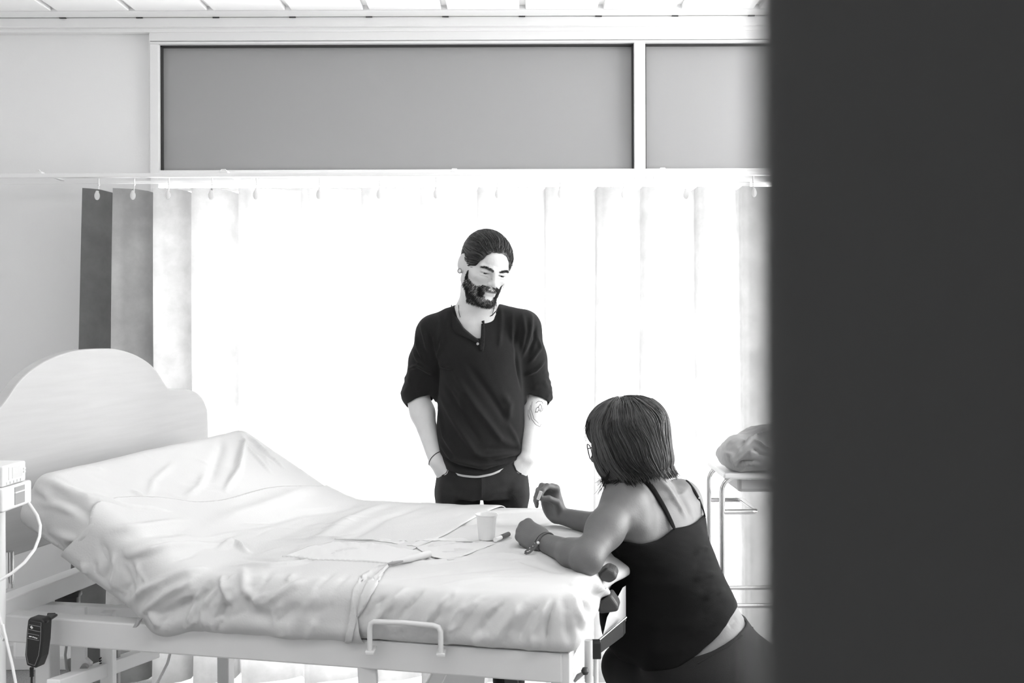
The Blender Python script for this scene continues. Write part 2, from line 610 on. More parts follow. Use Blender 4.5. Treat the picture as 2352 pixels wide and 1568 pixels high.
def seg_dist(V, pts):
    """distance and end-fade parameter from V to a polyline"""
    pts = np.array([tuple(p) for p in pts])
    D = np.full(len(V), 9.0); T = np.zeros(len(V))
    n = len(pts) - 1
    if n < 1: return D, T
    lo = pts.min(0) - 0.12; hi = pts.max(0) + 0.12
    sel = np.nonzero(((V > lo) & (V < hi)).all(1))[0]
    Q = V[sel]; Ds = D[sel]; Ts = T[sel]
    for i in range(n):
        a, b = pts[i], pts[i + 1]; ab = b - a; L = float(ab @ ab)
        if L < 1e-10: continue
        t = np.clip((Q - a) @ ab / L, 0, 1)
        d = np.linalg.norm(Q - a - t[:, None] * ab, axis=1)
        m = d < Ds
        Ds[m] = d[m]; Ts[m] = ((i + t) / n)[m]
    D[sel] = Ds; T[sel] = Ts
    return D, T


def folds(V, F, lines):
    """raise ridges (amp > 0) and press valleys (amp < 0) along lines seen on the surface: (polyline, amp, width)"""
    bvh = bvh_of(V, F)
    N = vnormals(V, F)
    disp = np.zeros(len(V))
    for pl, amp, wd in lines:
        pts = polyhits(bvh, pl)
        if len(pts) < 2: continue
        d, t = seg_dist(V, pts)
        fade = np.clip(np.minimum(t, 1 - t) * 4 + 0.15, 0, 1)
        disp += amp * fade * np.exp(-(d / wd) ** 2)
    return V + N * disp[:, None]


def wavy(V, seed, scale, stretch=(1, 1, 1), octaves=3):
    """cheap smooth pseudo-noise in -1..1"""
    r = np.random.default_rng(seed); out = np.zeros(len(V)); amp = 1.0
    for o in range(octaves):
        for _ in range(5):
            k = r.normal(size=3) * scale * (1.8 ** o) * np.array(stretch)
            out += amp * np.sin(V @ k + r.uniform(0, 6.28))
        amp *= 0.55
    return out / 5.0


def set_attr(o, name, vals):
    a = o.data.attributes.new(name, 'FLOAT', 'POINT')
    a.data.foreach_set('value', np.asarray(vals, dtype=np.float32))


def solidify(o, th, offset=-1):
    m = o.modifiers.new('thickness', 'SOLIDIFY'); m.thickness = th; m.offset = offset
    return o


def strands_mesh(paths, r0, r1, sides=3):
    """paths: (N, K, 3) array; one tapered tube for each path"""
    N, K, _ = paths.shape
    T = np.gradient(paths, axis=1); T /= np.maximum(np.linalg.norm(T, axis=2, keepdims=True), 1e-9)
    ref = RNG.normal(size=(N, 1, 3)); A = np.cross(T, ref); A /= np.maximum(np.linalg.norm(A, axis=2, keepdims=True), 1e-9)
    B = np.cross(T, A)
    rr = np.linspace(r0, r1, K)[None, :, None]
    V = np.stack([paths + rr * (A * math.cos(2 * math.pi * s / sides) + B * math.sin(2 * math.pi * s / sides)) for s in range(sides)], 2)
    idx = np.arange(N * K * sides).reshape(N, K, sides)
    F = []
    for s in range(sides):
        s2 = (s + 1) % sides
        F.append(np.stack([idx[:, :-1, s], idx[:, :-1, s2], idx[:, 1:, s2], idx[:, 1:, s]], -1).reshape(-1, 4))
    return V.reshape(-1, 3), np.concatenate(F)


def rot(ax, deg):
    return np.array(Matrix.Rotation(math.radians(deg), 3, ax))


def patch(bvh, poly, off, step=4.0, fallback=None):
    """cloth patch: a px outline gridded, dropped on a surface and lifted by off"""
    poly = [Vector(p) for p in poly]
    xs = [p.x for p in poly]; ys = [p.y for p in poly]
    bm = bmesh.new()
    vs = [bm.verts.new((p.x, p.y, 0)) for p in poly]
    bm.faces.new(vs)
    bmesh.ops.triangulate(bm, faces=bm.faces[:])
    for _ in range(6):
        ed = [e for e in bm.edges if e.calc_length() > step * 1.6]
        if not ed: break
        bmesh.ops.subdivide_edges(bm, edges=ed, cuts=1)
        bmesh.ops.triangulate(bm, faces=bm.faces[:])
    V = []
    last = None
    for v in bm.verts:
        loc, nor = hit(bvh, v.co.x, v.co.y)
        if loc is None:
            V.append(None)
        else:
            if nor.y > 0: nor = -nor
            V.append(loc + nor * off)
    ok = [p for p in V if p is not None]
    dm = sum(p.y for p in ok) / len(ok)
    bm.verts.index_update()
    V = [p if p is not None else P(v.co.x, v.co.y, dm) for p, v in zip(V, bm.verts)]
    F = [[v.index for v in f.verts] for f in bm.faces]
    bm.free()
    return np.array([tuple(p) for p in V]), np.array(F)

# ------------------------------------------------------------------ the room
YW = 4.25            # inner face of the window wall
XL, XR, YF, ZC = -2.6, 2.6, 0.30, 2.63
WX0, WX1 = -1.462, 2.30     # window opening
JX = 0.935                  # right jamb of the lower window


def struct(name, mb, m, **k):
    return tag(mb.build(name, m), kind='structure', **k)


struct('floor', MB().box((0, 1.2, -0.05), (5.4, 6.4, 0.1)), M_FLOOR)
struct('wall_left', MB().box((XL - 0.06, 2.3, 1.35), (0.12, 4.1, 2.9)), M_WALL)
SY0, SY1, SZ0, SZ1 = 2.2, 4.0, 0.75, 2.3      # opening of the side window
ws = MB()
ws.box((XR + 0.06, (0.25 + SY0) / 2, 1.35), (0.12, SY0 - 0.25, 2.9)).box((XR + 0.06, (4.35 + SY1) / 2, 1.35), (0.12, 4.35 - SY1, 2.9))
ws.box((XR + 0.06, (SY0 + SY1) / 2, SZ0 / 2 - 0.05), (0.12, SY1 - SY0, SZ0 + 0.1)).box((XR + 0.06, (SY0 + SY1) / 2, (SZ1 + 2.8) / 2), (0.12, SY1 - SY0, 2.8 - SZ1))
struct('wall_right', ws, M_WALL)
sw = tag(MB().box((XR + 0.05, (SY0 + SY1) / 2, SZ0 + 0.02), (0.08, SY1 - SY0, 0.04)).box((XR + 0.05, (SY0 + SY1) / 2, SZ1 - 0.02), (0.08, SY1 - SY0, 0.04)).build('window_2', M_FRAME), kind='structure')
for yy in (SY0 + 0.02, (SY0 + SY1) / 2, SY1 - 0.02):
    MB().box((XR + 0.05, yy, (SZ0 + SZ1) / 2), (0.08, 0.04, SZ1 - SZ0 - 0.08)).build('frame_stile', M_FRAME, sw)
for yy in ((SY0 * 3 + SY1) / 4, (SY0 + SY1 * 3) / 4):
    MB().box((XR + 0.06, yy, (SZ0 + SZ1) / 2), (0.004, (SY1 - SY0) / 2 - 0.04, SZ1 - SZ0 - 0.08)).build('pane', M_GLASS, sw)
MB().box((XR - 0.06, (SY0 + SY1) / 2, SZ0 - 0.015), (0.16, SY1 - SY0 + 0.1, 0.03), bev=0.004).build('window_sill', M_TRIM, sw)
wb = MB()
wb.box(((XL + WX0) / 2, YW + 0.08, 1.35), (WX0 - XL, 0.16, 2.9))
wb.box(((XR + WX1) / 2, YW + 0.08, 1.35), (XR - WX1, 0.16, 2.9))
wb.box(((WX1 + WX0) / 2, YW + 0.08, 2.70), (WX1 - WX0, 0.16, 0.2))
struct('wall_back', wb, M_WALL)
wf = MB()
wf.box(((XL - 0.95) / 2, YF - 0.05, 1.35), (-0.95 - XL, 0.1, 2.9))
wf.box(((XR + 0.95) / 2, YF - 0.05, 1.35), (XR - 0.95, 0.1, 2.9))
wf.box((0, YF - 0.05, 2.5), (1.9, 0.1, 0.6))
struct('wall_front', wf, M_WALL)
co = MB()
co.box((XL - 0.06, -0.9, 1.35), (0.12, 2.3, 2.9)).box((XR + 0.06, -0.9, 1.35), (0.12, 2.3, 2.9)).box((0, -2.0, 1.35), (5.4, 0.12, 2.9)).box((0, -0.9, 2.75), (5.4, 2.3, 0.1))
struct('wall_corridor', co, M_CORR)

# plank ceiling: planks run towards the window, separated by recessed grooves
ceil = tag(MB().box((0, 2.3, ZC + 0.05), (5.4, 4.2, 0.06)).build('ceiling', M_CEIL), kind='structure')
PITCH = 0.3065
gx0 = P(148, 34, 4.19).x
k0 = int((XL - gx0) / PITCH) - 1
plank_me = None
for k in range(k0, k0 + 20):
    xa, xb = gx0 + k * PITCH + 0.012, gx0 + (k + 1) * PITCH - 0.012
    xa, xb = max(xa, XL), min(xb, XR)
    if xb - xa < 0.05: continue
    MB().box(((xa + xb) / 2, (YF + 4.105) / 2, ZC + 0.010), (xb - xa, 4.105 - YF, 0.018), bev=0.003).build('ceiling_plank', M_CEIL, ceil)
MB().box((0, 4.148, ZC + 0.014), (5.2, 0.078, 0.03), bev=0.002).build('edge_strip', M_CEIL, ceil)
for k in range(k0 + 1, k0 + 19):
    x = gx0 + k * PITCH
    if XL < x < XR: MB().box((x, 4.185, ZC - 0.001), (0.026, 0.006, 0.008)).build('joint_notch', M_GASKET, ceil)  # black block marking the dark notch at each groove end
for xg in (-1.3, 0.2, 1.7):  # fill panels added out of view to brighten the room
    lp = tag(MB().box((xg, 1.15, ZC - 0.012), (1.2, 0.3, 0.024), bev=0.004).build('ceiling_fill_panel', M_TRIM), 'unseen white fill lamp panel added on the ceiling, %s of the row of three' % {-1.3: 'left one', 0.2: 'middle one', 1.7: 'right one'}[xg], 'lamp', 'added ceiling fill lamps in a row')
    al = area_light('ceiling_fill_light', (xg, 1.15, ZC - 0.03), (0, 0, 0), 1.15, 0.27, CEIL_FILL_POWER)

# cornice above the window
tr = MB()
tr.box((0, YW - 0.03, 2.611), (5.2, 0.06, 0.038), bev=0.003)
tr.box((0, YW - 0.02, 2.585), (5.2, 0.04, 0.016), bev=0.003)
struct('trim_1', tr, M_TRIM)
struct('baseboard_back', MB().box(((XL + WX0) / 2 - 0.02, YW - 0.008, 0.05), (WX0 - XL - 0.06, 0.016, 0.1), bev=0.003), M_TRIM)
struct('baseboard_left', MB().box((XL + 0.008, 2.3, 0.05), (0.016, 3.7, 0.1), bev=0.003), M_TRIM)

# ------------------------------------------------------------------ window
ZT0, ZT1 = 2.022, 2.532
win = tag(MB().box(((WX0 + WX1) / 2, YW - 0.006, 2.562), (WX1 - WX0, 0.05, 0.036), bev=0.002).build('window_1', M_FRAME), kind='structure')


def fr(name, x0, x1, z0, z1, y0=YW - 0.025, y1=YW + 0.06, m=M_FRAME):
    return MB().box(((x0 + x1) / 2, (y0 + y1) / 2, (z0 + z1) / 2), (x1 - x0, y1 - y0, z1 - z0), bev=0.002).build(name, m, win)


MX0, MX1 = 0.4975, 0.5425
fr('head_rail', WX0, WX1, ZT1, 2.542)
fr('frame_stile', WX0, WX0 + 0.036, 0.02, ZT1)
fr('frame_stile', WX1 - 0.036, WX1, 0.02, ZT1)
fr('mullion', MX0, MX1, 0.02, ZT1)
fr('transom_rail', WX0 + 0.036, MX0, 1.965, ZT0)
fr('transom_rail', MX1, WX1 - 0.036, 1.965, ZT0)
fr('bottom_rail', WX0 + 0.036, MX0, 0.0, 0.06)
fr('bottom_rail', MX1, WX1 - 0.036, 0.0, 0.06)
fr('frame_stile', JX - 0.03, JX + 0.03, 0.06, 1.965)
fr('white_edge_bead', WX0 - 0.008, WX0, 0.02, 2.58, YW - 0.012, YW, M_TRIM)
for x0, x1 in ((WX0 + 0.036, MX0), (MX1, WX1 - 0.036)):
    fr('transom_panel', x0 + 0.004, x1 - 0.004, ZT0, ZT1 - 0.004, YW + 0.02, YW + 0.045, M_PANEL)
    g = MB()
    g.box(((x0 + x1) / 2, YW + 0.012, ZT1 - 0.003), (x1 - x0, 0.03, 0.006)).box((x0 + 0.003, YW + 0.012, (ZT0 + ZT1) / 2), (0.006, 0.03, ZT1 - ZT0)).box((x1 - 0.003, YW + 0.012, (ZT0 + ZT1) / 2), (0.006, 0.03, ZT1 - ZT0))
    g.build('gasket', M_GASKET, win)
fr('pane', WX0 + 0.036, MX0, 0.06, 1.965, YW + 0.03, YW + 0.034, M_GLASS)
fr('pane', MX1, JX - 0.03, 0.06, 1.965, YW + 0.03, YW + 0.034, M_GLASS)
fr('pane', JX + 0.03, WX1 - 0.036, 0.06, 1.965, YW + 0.03, YW + 0.034, M_GLASS)
fr('blind_headrail', WX0 + 0.03, MX0 - 0.005, 1.932, 1.946, YW - 0.06, YW - 0.03, M_TRIM)

# ------------------------------------------------------------------ curtain rail and curtain
YR = 4.02
rail = tag(empty('curtain_rail', (0, YR, 1.97)), 'long white curtain rail running across the wall under the grey panels', 'curtain rail')
zr = P(0, 400, YR).z
MB().box((0, YR, zr), (5.15, 0.022, 0.016), bev=0.003).box((0, YR + 0.03, zr - 0.022), (5.15, 0.008, 0.010)).build('rail_profile', M_TRIM, rail)
for px in (88, 515, 1045, 1523):
    x = P(px, 392, YR).x
    MB().box((x, YR + 0.012, zr + 0.012), (0.03, 0.03, 0.010), bev=0.002).box((x, (YR + YW) / 2 + 0.01, zr + 0.013), (0.016, YW - YR - 0.03, 0.006)).tube([(x - 0.012, YR - 0.004, zr + 0.016), (x - 0.008, YR - 0.004, zr + 0.021), (x + 0.008, YR - 0.004, zr + 0.021), (x + 0.012, YR - 0.004, zr + 0.016)], 0.002, 6).build('bracket', M_TRIM, rail)

EDGES = [200, 268, 360, 447, 553, 695, 833, 968, 1100, 1255, 1372, 1475, 1600, 1703, 1850, 2010, 2200]
HOOKS = [225, 308, 390, 487, 590, 735, 873, 1003, 1144, 1288, 1434, 1580, 1730, 1890, 2050]


def curtain_plan(bottom):
    pts = []
    S = FPX / 4.03
    for i, e in enumerate(EDGES[:-1]):
        x0 = (e - 1176) / S; x1 = (EDGES[i + 1] - 1176) / S; w = x1 - x0
        dep = 0.10 if i < 4 else 0.055
        if i == 0:
            rows = [(-0.003, -0.035), (0.2, -0.02), (0.45, 0.005), (0.68, 0.05), (0.78, 0.085), (0.84, 0.095), (0.95, 0.08)]
        elif i < 4:
            rows = [(0.0, -0.03), (0.25, -0.012), (0.5, 0.0), (0.74, 0.03), (0.86, 0.075), (0.90, dep), (0.96, 0.05)]
        else:
            rows = [(0.0, -0.022), (0.12, -0.014), (0.3, -0.004), (0.5, 0.004), (0.72, 0.018), (0.88, 0.04), (0.95, dep), (0.985, 0.02)]
        for t, y in rows:
            sc = 1.25 if bottom else 1.0
            pts.append((x0 + t * w, YR + 0.005 + y * sc))
    return np.array(pts)


ct = curtain_plan(False); cb = curtain_plan(True)
lean = np.array([-0.055 * max(0, 1 - (p[0] - ct[0, 0]) / 0.30) for p in ct])
cb[:, 0] += lean + 0.012 * np.sin(np.arange(len(cb)) * 0.9)
NZ = 40
zt = P(0, 431, 4.03).z
rowsv = []
for j in range(NZ + 1):
    t = j / NZ
    xy = ct * (1 - t) + cb * t
    sag = np.zeros(len(ct))
    z = zt + (0.022 - zt) * t
    w = 0.006 * np.sin(np.arange(len(ct)) * 1.7 + t * 5) * t
    for p, ww in zip(xy, w): rowsv.append((p[0] + ww, p[1] + ww, z - 0.012 * max(0, (p[1] - YR) / 0.1) * (1 - t)))
n = len(ct)
CF = [(j * n + i, j * n + i + 1, (j + 1) * n + i + 1, (j + 1) * n + i) for j in range(NZ) for i in range(n - 1)]
curt = empty('curtain', (0, YR, 0.02))
tag(curt, 'pale pleated curtain drawn across the bright window behind the standing man', 'curtain')
cl = np_mesh('cloth', rowsv, CF, M_CURT, curt)
hk = MB()
hk.tube([(0, 0, 0), (0, 0, -0.03)], [0.0035, 0.0025], 8)
hk.lathe((0, 0, -0.024), [(0.001, 0.006), (0.0055, 0.0), (0.001, -0.006)], 10)
hk.tube([(0, 0, -0.03), (0, -0.004, -0.052)], [0.0025, 0.003], 8)
hook_a = None
for i, px in enumerate(HOOKS):
    x = P(px, 410, YR).x
    if hook_a is None:
        prof = [(0.0, -0.003), (0.6, -0.0025), (1.0, -0.001), (1.0, 0.001), (0.6, 0.0025), (0.0, 0.003)]
        vs = []; fs = []; nn = 16
        for r, y in prof:
            for k in range(nn):
                a = 2 * math.pi * k / nn
                vs.append((0.0105 * r * math.cos(a), -0.016 + y, -0.068 + 0.0165 * r * math.sin(a) + (0.004 * r if math.sin(a) > 0.9 else 0)))
        for q in range(len(prof) - 1):
            for k in range(nn): fs.append((q * nn + k, q * nn + (k + 1) % nn, (q + 1) * nn + (k + 1) % nn, (q + 1) * nn + k))
        hk.add(vs, fs, True)
        hook_a = hk.build('hook', M_PLAST, curt)
        h = hook_a
    else:
        h = hook_a.copy(); COL.objects.link(h)
    # the hook tab lies on the room side of the pleat behind it
    yy = YR
    ds = np.abs(ct[:, 0] - x); j = int(np.argmin(ds)); yy = ct[j, 1]
    h.location = (x, yy + 0.002, zr - 0.01)
    h.parent = curt; h.matrix_parent_inverse = Matrix.Translation(curt.location).inverted()

# ------------------------------------------------------------------ doorway: a sliding door leaf, half drawn, right beside the lens
DX = P(1724, 730, 0.11).x
DA = math.radians(-19)
dm = Matrix.Translation((DX, 0.11, 0)) @ Matrix.Rotation(DA, 4, 'Z')
DR = Matrix.Rotation(DA, 4, 'Z')
door = tag(MB().box(dm @ Vector((0.45, 0.02, 1.06)), (0.9, 0.04, 2.1), bev=0.002, M=DR).build('door_1', M_DOOR), kind='structure')
MB().box(dm @ Vector((0.07, -0.004, 1.0)), (0.045, 0.008, 0.2), bev=0.003, M=DR).tube([dm @ Vector((0.07, 0, 1.03)), dm @ Vector((0.07, -0.045, 1.03)), dm @ Vector((0.075, -0.05, 1.03)), dm @ Vector((0.19, -0.05, 1.03))], 0.009, 12).build('door_handle', M_CHROME, door)

# ------------------------------------------------------------------ hospital bed
BO = Vector((0.10, 2.244, 0.0)); BU = Vector((-0.975, 0.222, 0)); BV = Vector((0.222, 0.975, 0))


def B(u, v, z):
    p = BO + BU * u + BV * v
    return Vector((p.x, p.y, z))


def to_uvz(V):
    q = V - np.array(tuple(BO))
    return q @ np.array(tuple(BU)), q @ np.array(tuple(BV)), V[:, 2]


bed = tag(empty('hospital_bed', B(0.7, 0.5, 0)), 'white metal delivery bed with raised back section and arched headboard', 'bed')
ZB = 0.70
BW = 1.02
MB().bar(B(1.55, 0.025, ZB - 0.033), B(-0.005, 0.025, ZB - 0.033), 0.05, 0.066, bev=0.004).build('side_rail', M_ENAMEL, bed)
MB().bar(B(1.55, BW - 0.025, ZB - 0.033), B(0, BW - 0.025, ZB - 0.033), 0.05, 0.066, bev=0.004).build('side_rail', M_ENAMEL, bed)
MB().bar(B(0.02, 0.05, ZB - 0.035), B(0.02, BW - 0.05, ZB - 0.035), 0.04, 0.06, bev=0.003).build('foot_crossbar', M_ENAMEL, bed)
MB().bar(B(1.40, -0.03, ZB + 0.01), B(1.40, BW, ZB + 0.01), 0.05, 0.05, bev=0.003).build('head_crossbar', M_ENAMELB, bed)
MB().bar(B(0.85, 0.05, ZB - 0.025), B(0.85, BW - 0.05, ZB - 0.025), 0.04, 0.045, bev=0.003).build('middle_crossbar', M_ENAMEL, bed)
# under the raised back: inner rails and lifting gear
MB().bar(P(28, 1386, 2.75), P(330, 1402, 2.75), 0.03, 0.024, bev=0.002).build('inner_rail', M_ENAMELB, bed)
MB().tube([P(18, 1345, 2.66), P(18, 1262, 2.66)], 0.0125, 14).build('headboard_post', M_CHROME, bed)
MB().tube([B(1.43, 0.80, 0.72), B(1.43, 0.80, 0.86)], 0.0125, 14).build('headboard_post', M_CHROME, bed)
MB().box(P(153, 1386, 2.85), (0.062, 0.03, 0.062), bev=0.006).box(P(168, 1360, 2.83), (0.036, 0.03, 0.014), bev=0.005).lathe(P(129, 1364, 2.82), [(0.006, -0.004), (0.006, 0.004)], 10, (0, 1, 0)).build('actuator_bracket', M_BLACK, bed)
lp = []
for a, b in ((160, 1392), (192, 1392), (192, 1508), (205, 1520), (200, 1540), (166, 1548), (160, 1540)): lp.append(P(a, b, 2.62))
MB().prism(lp, (0.002, 0.012, 0)).build('lift_plate', M_ENAMELB, bed)
MB().lathe(P(191, 1530, 2.60), [(0.0, -0.012), (0.008, -0.012), (0.0095, -0.008), (0.0095, 0.01)], 18, (0.2, -1, 0)).build('pivot_bolt', M_GREYPL, bed)
MB().bar(P(246, 1400, 2.68), P(246, 1600, 2.68), 0.032, 0.032, up=(0, 1, 0), bev=0.003).build('lift_column', M_ENAMELB, bed)
MB().bar(P(266, 1420, 2.75), P(266, 1640, 2.75), 0.012, 0.02, up=(0, 1, 0), bev=0.002).build('lift_column', M_GREYPL, bed)
for k in range(4):
    MB().lathe(P(228, 1508 + k * 6, 2.655), [(0.0, -0.003), (0.0022, -0.003), (0.0022, 0.004)], 8, (0, -1, 0)).build('bolt', M_BLACK, bed)
MB().lathe(P(242, 1417, 2.65), [(0.0, -0.004), (0.005, -0.004), (0.005, 0.006)], 12, (0, -1, 0)).build('bolt', M_GREYPL, bed)
MB().bar(P(118, 1574, 2.45), P(352, 1492, 2.95), 0.035, 0.035, bev=0.003).build('lower_crossbar', M_ENAMELB, bed)
MB().tube([P(152, 1465, 2.7), P(147, 1500, 2.7), P(150, 1530, 2.7), P(160, 1556, 2.7), P(170, 1590, 2.7)], 0.0035, 8).build('cable', M_GREYPL, bed)
MB().tube([P(121, 1405, 2.8), P(150, 1430, 2.75), P(190, 1470, 2.75)], 0.0035, 8).build('cable', M_PLAST, bed)
MB().tube([P(390, 1490, 2.7), P(382, 1520, 2.7), P(365, 1553, 2.7), P(345, 1590, 2.7)], 0.0035, 8).build('cable', M_ENAMEL, bed)
MB().box(P(92, 1487, 3.1) + Vector((0, 0.02, 0)), (0.175, 0.04, 0.066), bev=0.012).build('motor_cover', M_ENAMELB, bed)
# base cover, legs and scissor struts below
MB().box(B(0.56, 0.62, 0.20), (0.90, 0.34, 0.10), rz=math.atan2(BU.y, BU.x), bev=0.012).build('base_cover', M_ENAMELB, bed)
MB().box(B(0.5, 0.5, 0.11), (1.15, 0.5, 0.07), rz=math.atan2(BU.y, BU.x), bev=0.015).build('base_frame', M_ENAMEL, bed)
MB().bar(P(841, 1520, 2.36), P(848, 1700, 2.36), 0.042, 0.03, up=(0, 1, 0), bev=0.004).build('lift_strut', M_ENAMEL, bed)
MB().bar(P(1022, 1515, 2.5), P(955, 1640, 2.5), 0.034, 0.03, up=(0, 1, 0), bev=0.004).build('lift_strut', M_ENAMELB, bed)
MB().bar(P(1170, 1535, 2.7), P(1178, 1660, 2.7), 0.035, 0.03, up=(0, 1, 0), bev=0.004).build('lift_strut', M_DKGREY, bed)
for u, v in ((0.0, 0.025), (0.0, BW - 0.025), (1.30, 0.06), (1.30, BW - 0.06)):
    leg = MB().bar(B(u, v, ZB - (0.0 if u == 0 else 0.06)), B(u, v, 0.12), 0.042, 0.042, up=(BV.x, BV.y, 0), bev=0.004).build('leg', M_ENAMEL, bed)
    w = MB(); w.tube([B(u + 0.0, v - 0.018, 0.055), B(u, v + 0.018, 0.055)], 0.055, 22).bar(B(u, v, 0.12), B(u, v, 0.06), 0.05, 0.03, up=(BV.x, BV.y, 0))
    w.build('caster', M_GREYPL, leg)
    if (u, v) == (0.0, 0.025):
        hh = MB()
        for yy in (1504, 1529, 1541): hh.lathe(P(1271, yy, 2.252), [(0.0, -0.002), (0.0022, -0.002), (0.0022, 0.003)], 8, (0.25, -1, 0))
        hh.build('screw_holes', M_BLACK, leg)
MB().prism([P(1008, 1532, 2.95), P(1112, 1543, 2.95), P(1096, 1700, 2.95), P(1000, 1700, 2.95)], (0.01, 0.03, 0)).build('strut_cover', M_ENAMELB, bed)
# side grab handle on the near rail
hp = [P(851, 1487, 2.335), P(851, 1432, 2.335), P(853, 1422, 2.335), P(861, 1417, 2.333), P(930, 1420, 2.32), P(995, 1426, 2.305), P(1007, 1430, 2.30), P(1012, 1440, 2.298), P(1012, 1492, 2.298)]
gh = MB().tube([p + Vector((0, -0.03, 0)) * 1.0 for p in hp], 0.0058, 12)
gh.box(P(851, 1487, 2.33) + Vector((0, -0.012, 0)), (0.02, 0.05, 0.008), bev=0.002).box(P(1012, 1492, 2.297) + Vector((0, -0.012, 0)), (0.02, 0.05, 0.008), bev=0.002)
gh.build('grab_handle', M_ENAMEL, bed)
# sheet clip on the rail
MB().prism([P(302, 1438, 2.42), P(311, 1421, 2.42), P(319, 1421, 2.42), P(310, 1438, 2.42)], (0, 0.02, 0)).build('mattress_stop', M_GREYPL, bed)
# foot-end fittings beyond the mattress
MB().tube([P(1349, 1470, 2.44), P(1349, 1566, 2.44)], 0.0095, 14).build('leg_support_tube', M_ENAMEL, bed)
MB().tube([P(1366, 1500, 2.5), P(1366, 1620, 2.5)], 0.006, 12).build('leg_support_tube', M_ENAMELB, bed)
MB().box(P(1367, 1491, 2.47), (0.021, 0.03, 0.04), bev=0.003).build('clamp', M_BLACK, bed)
kn = MB(); kn.lathe(P(1341, 1541, 2.42), [(0.0, -0.0095), (0.006, -0.0075), (0.0095, 0), (0.006, 0.0075), (0.0, 0.0095)], 16)
kn.build('knob', M_DKGREY, bed)
MB().tube([P(1338, 1545, 2.42), P(1326, 1553, 2.42), P(1316, 1566, 2.42)], [0.004, 0.006, 0.003], 10).lathe(P(1326, 1552, 2.42), [(0.0, -0.006), (0.006, 0), (0.0, 0.006)], 12).build('knob_lever', M_GREYPL, bed)
for pl in ([(1372, 1318), (1392, 1304), (1412, 1314), (1416, 1330), (1398, 1342), (1374, 1334)], [(1370, 1388), (1400, 1366), (1418, 1392), (1418, 1406), (1390, 1410), (1372, 1412)]):
    fo = MB().prism([P(a, b, 2.5) for a, b in pl], (0.01, 0.05, 0.004)).build('padded_flap', M_DKGREY, bed)
    bb = fo.modifiers.new('b', 'BEVEL'); bb.width = 0.008; bb.segments = 3; bb.limit_method = 'ANGLE'
MB().prism([P(1377, 1500, 2.5), P(1377, 1470, 2.5), P(1428, 1428, 2.56), P(1428, 1462, 2.56)], (0.01, 0.03, 0)).build('foot_side_plate', M_DKGREY, bed)
MB().prism([P(1380, 1470, 2.52), P(1392, 1418, 2.52), P(1428, 1350, 2.62), P(1428, 1432, 2.62)], (0.01, 0.02, 0)).build('foot_side_panel', M_ENAMELB, bed)
MB().tube([P(1374, 1470, 2.47), P(1436, 1418, 2.54)], 0.0028, 8).build('side_rod', M_CHROME, bed)

# headboard: arched board with shouldered ends, standing behind the raised back
HU = 1.47
prof = []
for i in range(0, 41):
    t = i / 40.0
    v = -0.16 + 1.32 * t; s = abs(v - 0.5)
    if s < 0.42: z = 1.335 - 0.20 * (1 - math.sqrt(max(0, 1 - (s / 0.47) ** 2))) * 1.15
    else: z = None
    prof.append((v, z))
arch = [(0.0, 1.334), (0.10, 1.331), (0.2, 1.312), (0.28, 1.283), (0.33, 1.252), (0.37, 1.215), (0.40, 1.193), (0.44, 1.187), (0.50, 1.183), (0.56, 1.172), (0.61, 1.148), (0.64, 1.115), (0.655, 1.07), (0.655, 0.87), (0.64, 0.83), (0.60, 0.805)]
aa = np.array(arch)
tt = np.linspace(0, 1, len(aa)); tq = np.linspace(0, 1, 60)
av = smooth_interp(tq, tt, aa[:, 0]); az = smooth_interp(tq, tt, aa[:, 1])
outl = [B(HU, 0.5 + a, z) for a, z in zip(av, az)] + [B(HU, 0.5 - a, z) for a, z in zip(av[::-1], az[::-1])][:-1]
hb = MB().prism(outl, BU * 0.032)
hbo = hb.build('headboard', M_BOARD, bed)
bv = hbo.modifiers.new('b', 'BEVEL'); bv.width = 0.004; bv.segments = 2; bv.limit_method = 'ANGLE'; bv.angle_limit = math.radians(50)

# mattress and its sheets grow from one shape: a flat section plus a raised back section
TH = math.radians(31.5)
RB = np.array([[tuple(BU)[i], tuple(BV)[i], (0, 0, 1)[i]] for i in range(3)])     # bed axes as columns
RT = RB @ np.array([[math.cos(TH), 0, -math.sin(TH)], [0, 1, 0], [math.sin(TH), 0, math.cos(TH)]])


def mattress_fn(off, foot=True, back=True, drape=0.0):
    def fn(Pt):
        f = Field(Pt, 0.08)
        if foot:
            f.box(tuple(B(0.465, 0.515, 0.757)), (0.505, 0.525, 0.0575), 0.035, 0.0, R=RB)
            # soft crown of the foot cushion
            f.ell(tuple(B(0.40, 0.52, 0.775)), (0.50, 0.46, 0.048), 0.03, R=RB)
        if back:
            c = np.array(tuple(B(0.975, 0.515, 0.700))) + RT @ np.array((0.20, 0, 0.0725))
            f.box(tuple(c), (0.245, 0.52, 0.0725), 0.04, 0.05 if foot else 0.0, R=RT)
        return f.d - off
    return fn


LO = np.array((-1.55, 2.05, 0.60)); HI = np.array((0.45, 3.70, 1.25))
mv, mf = grow(mattress_fn(-0.014), LO, HI, 0.010)
np_mesh('mattress', mv, mf, M_VINYL, bed)

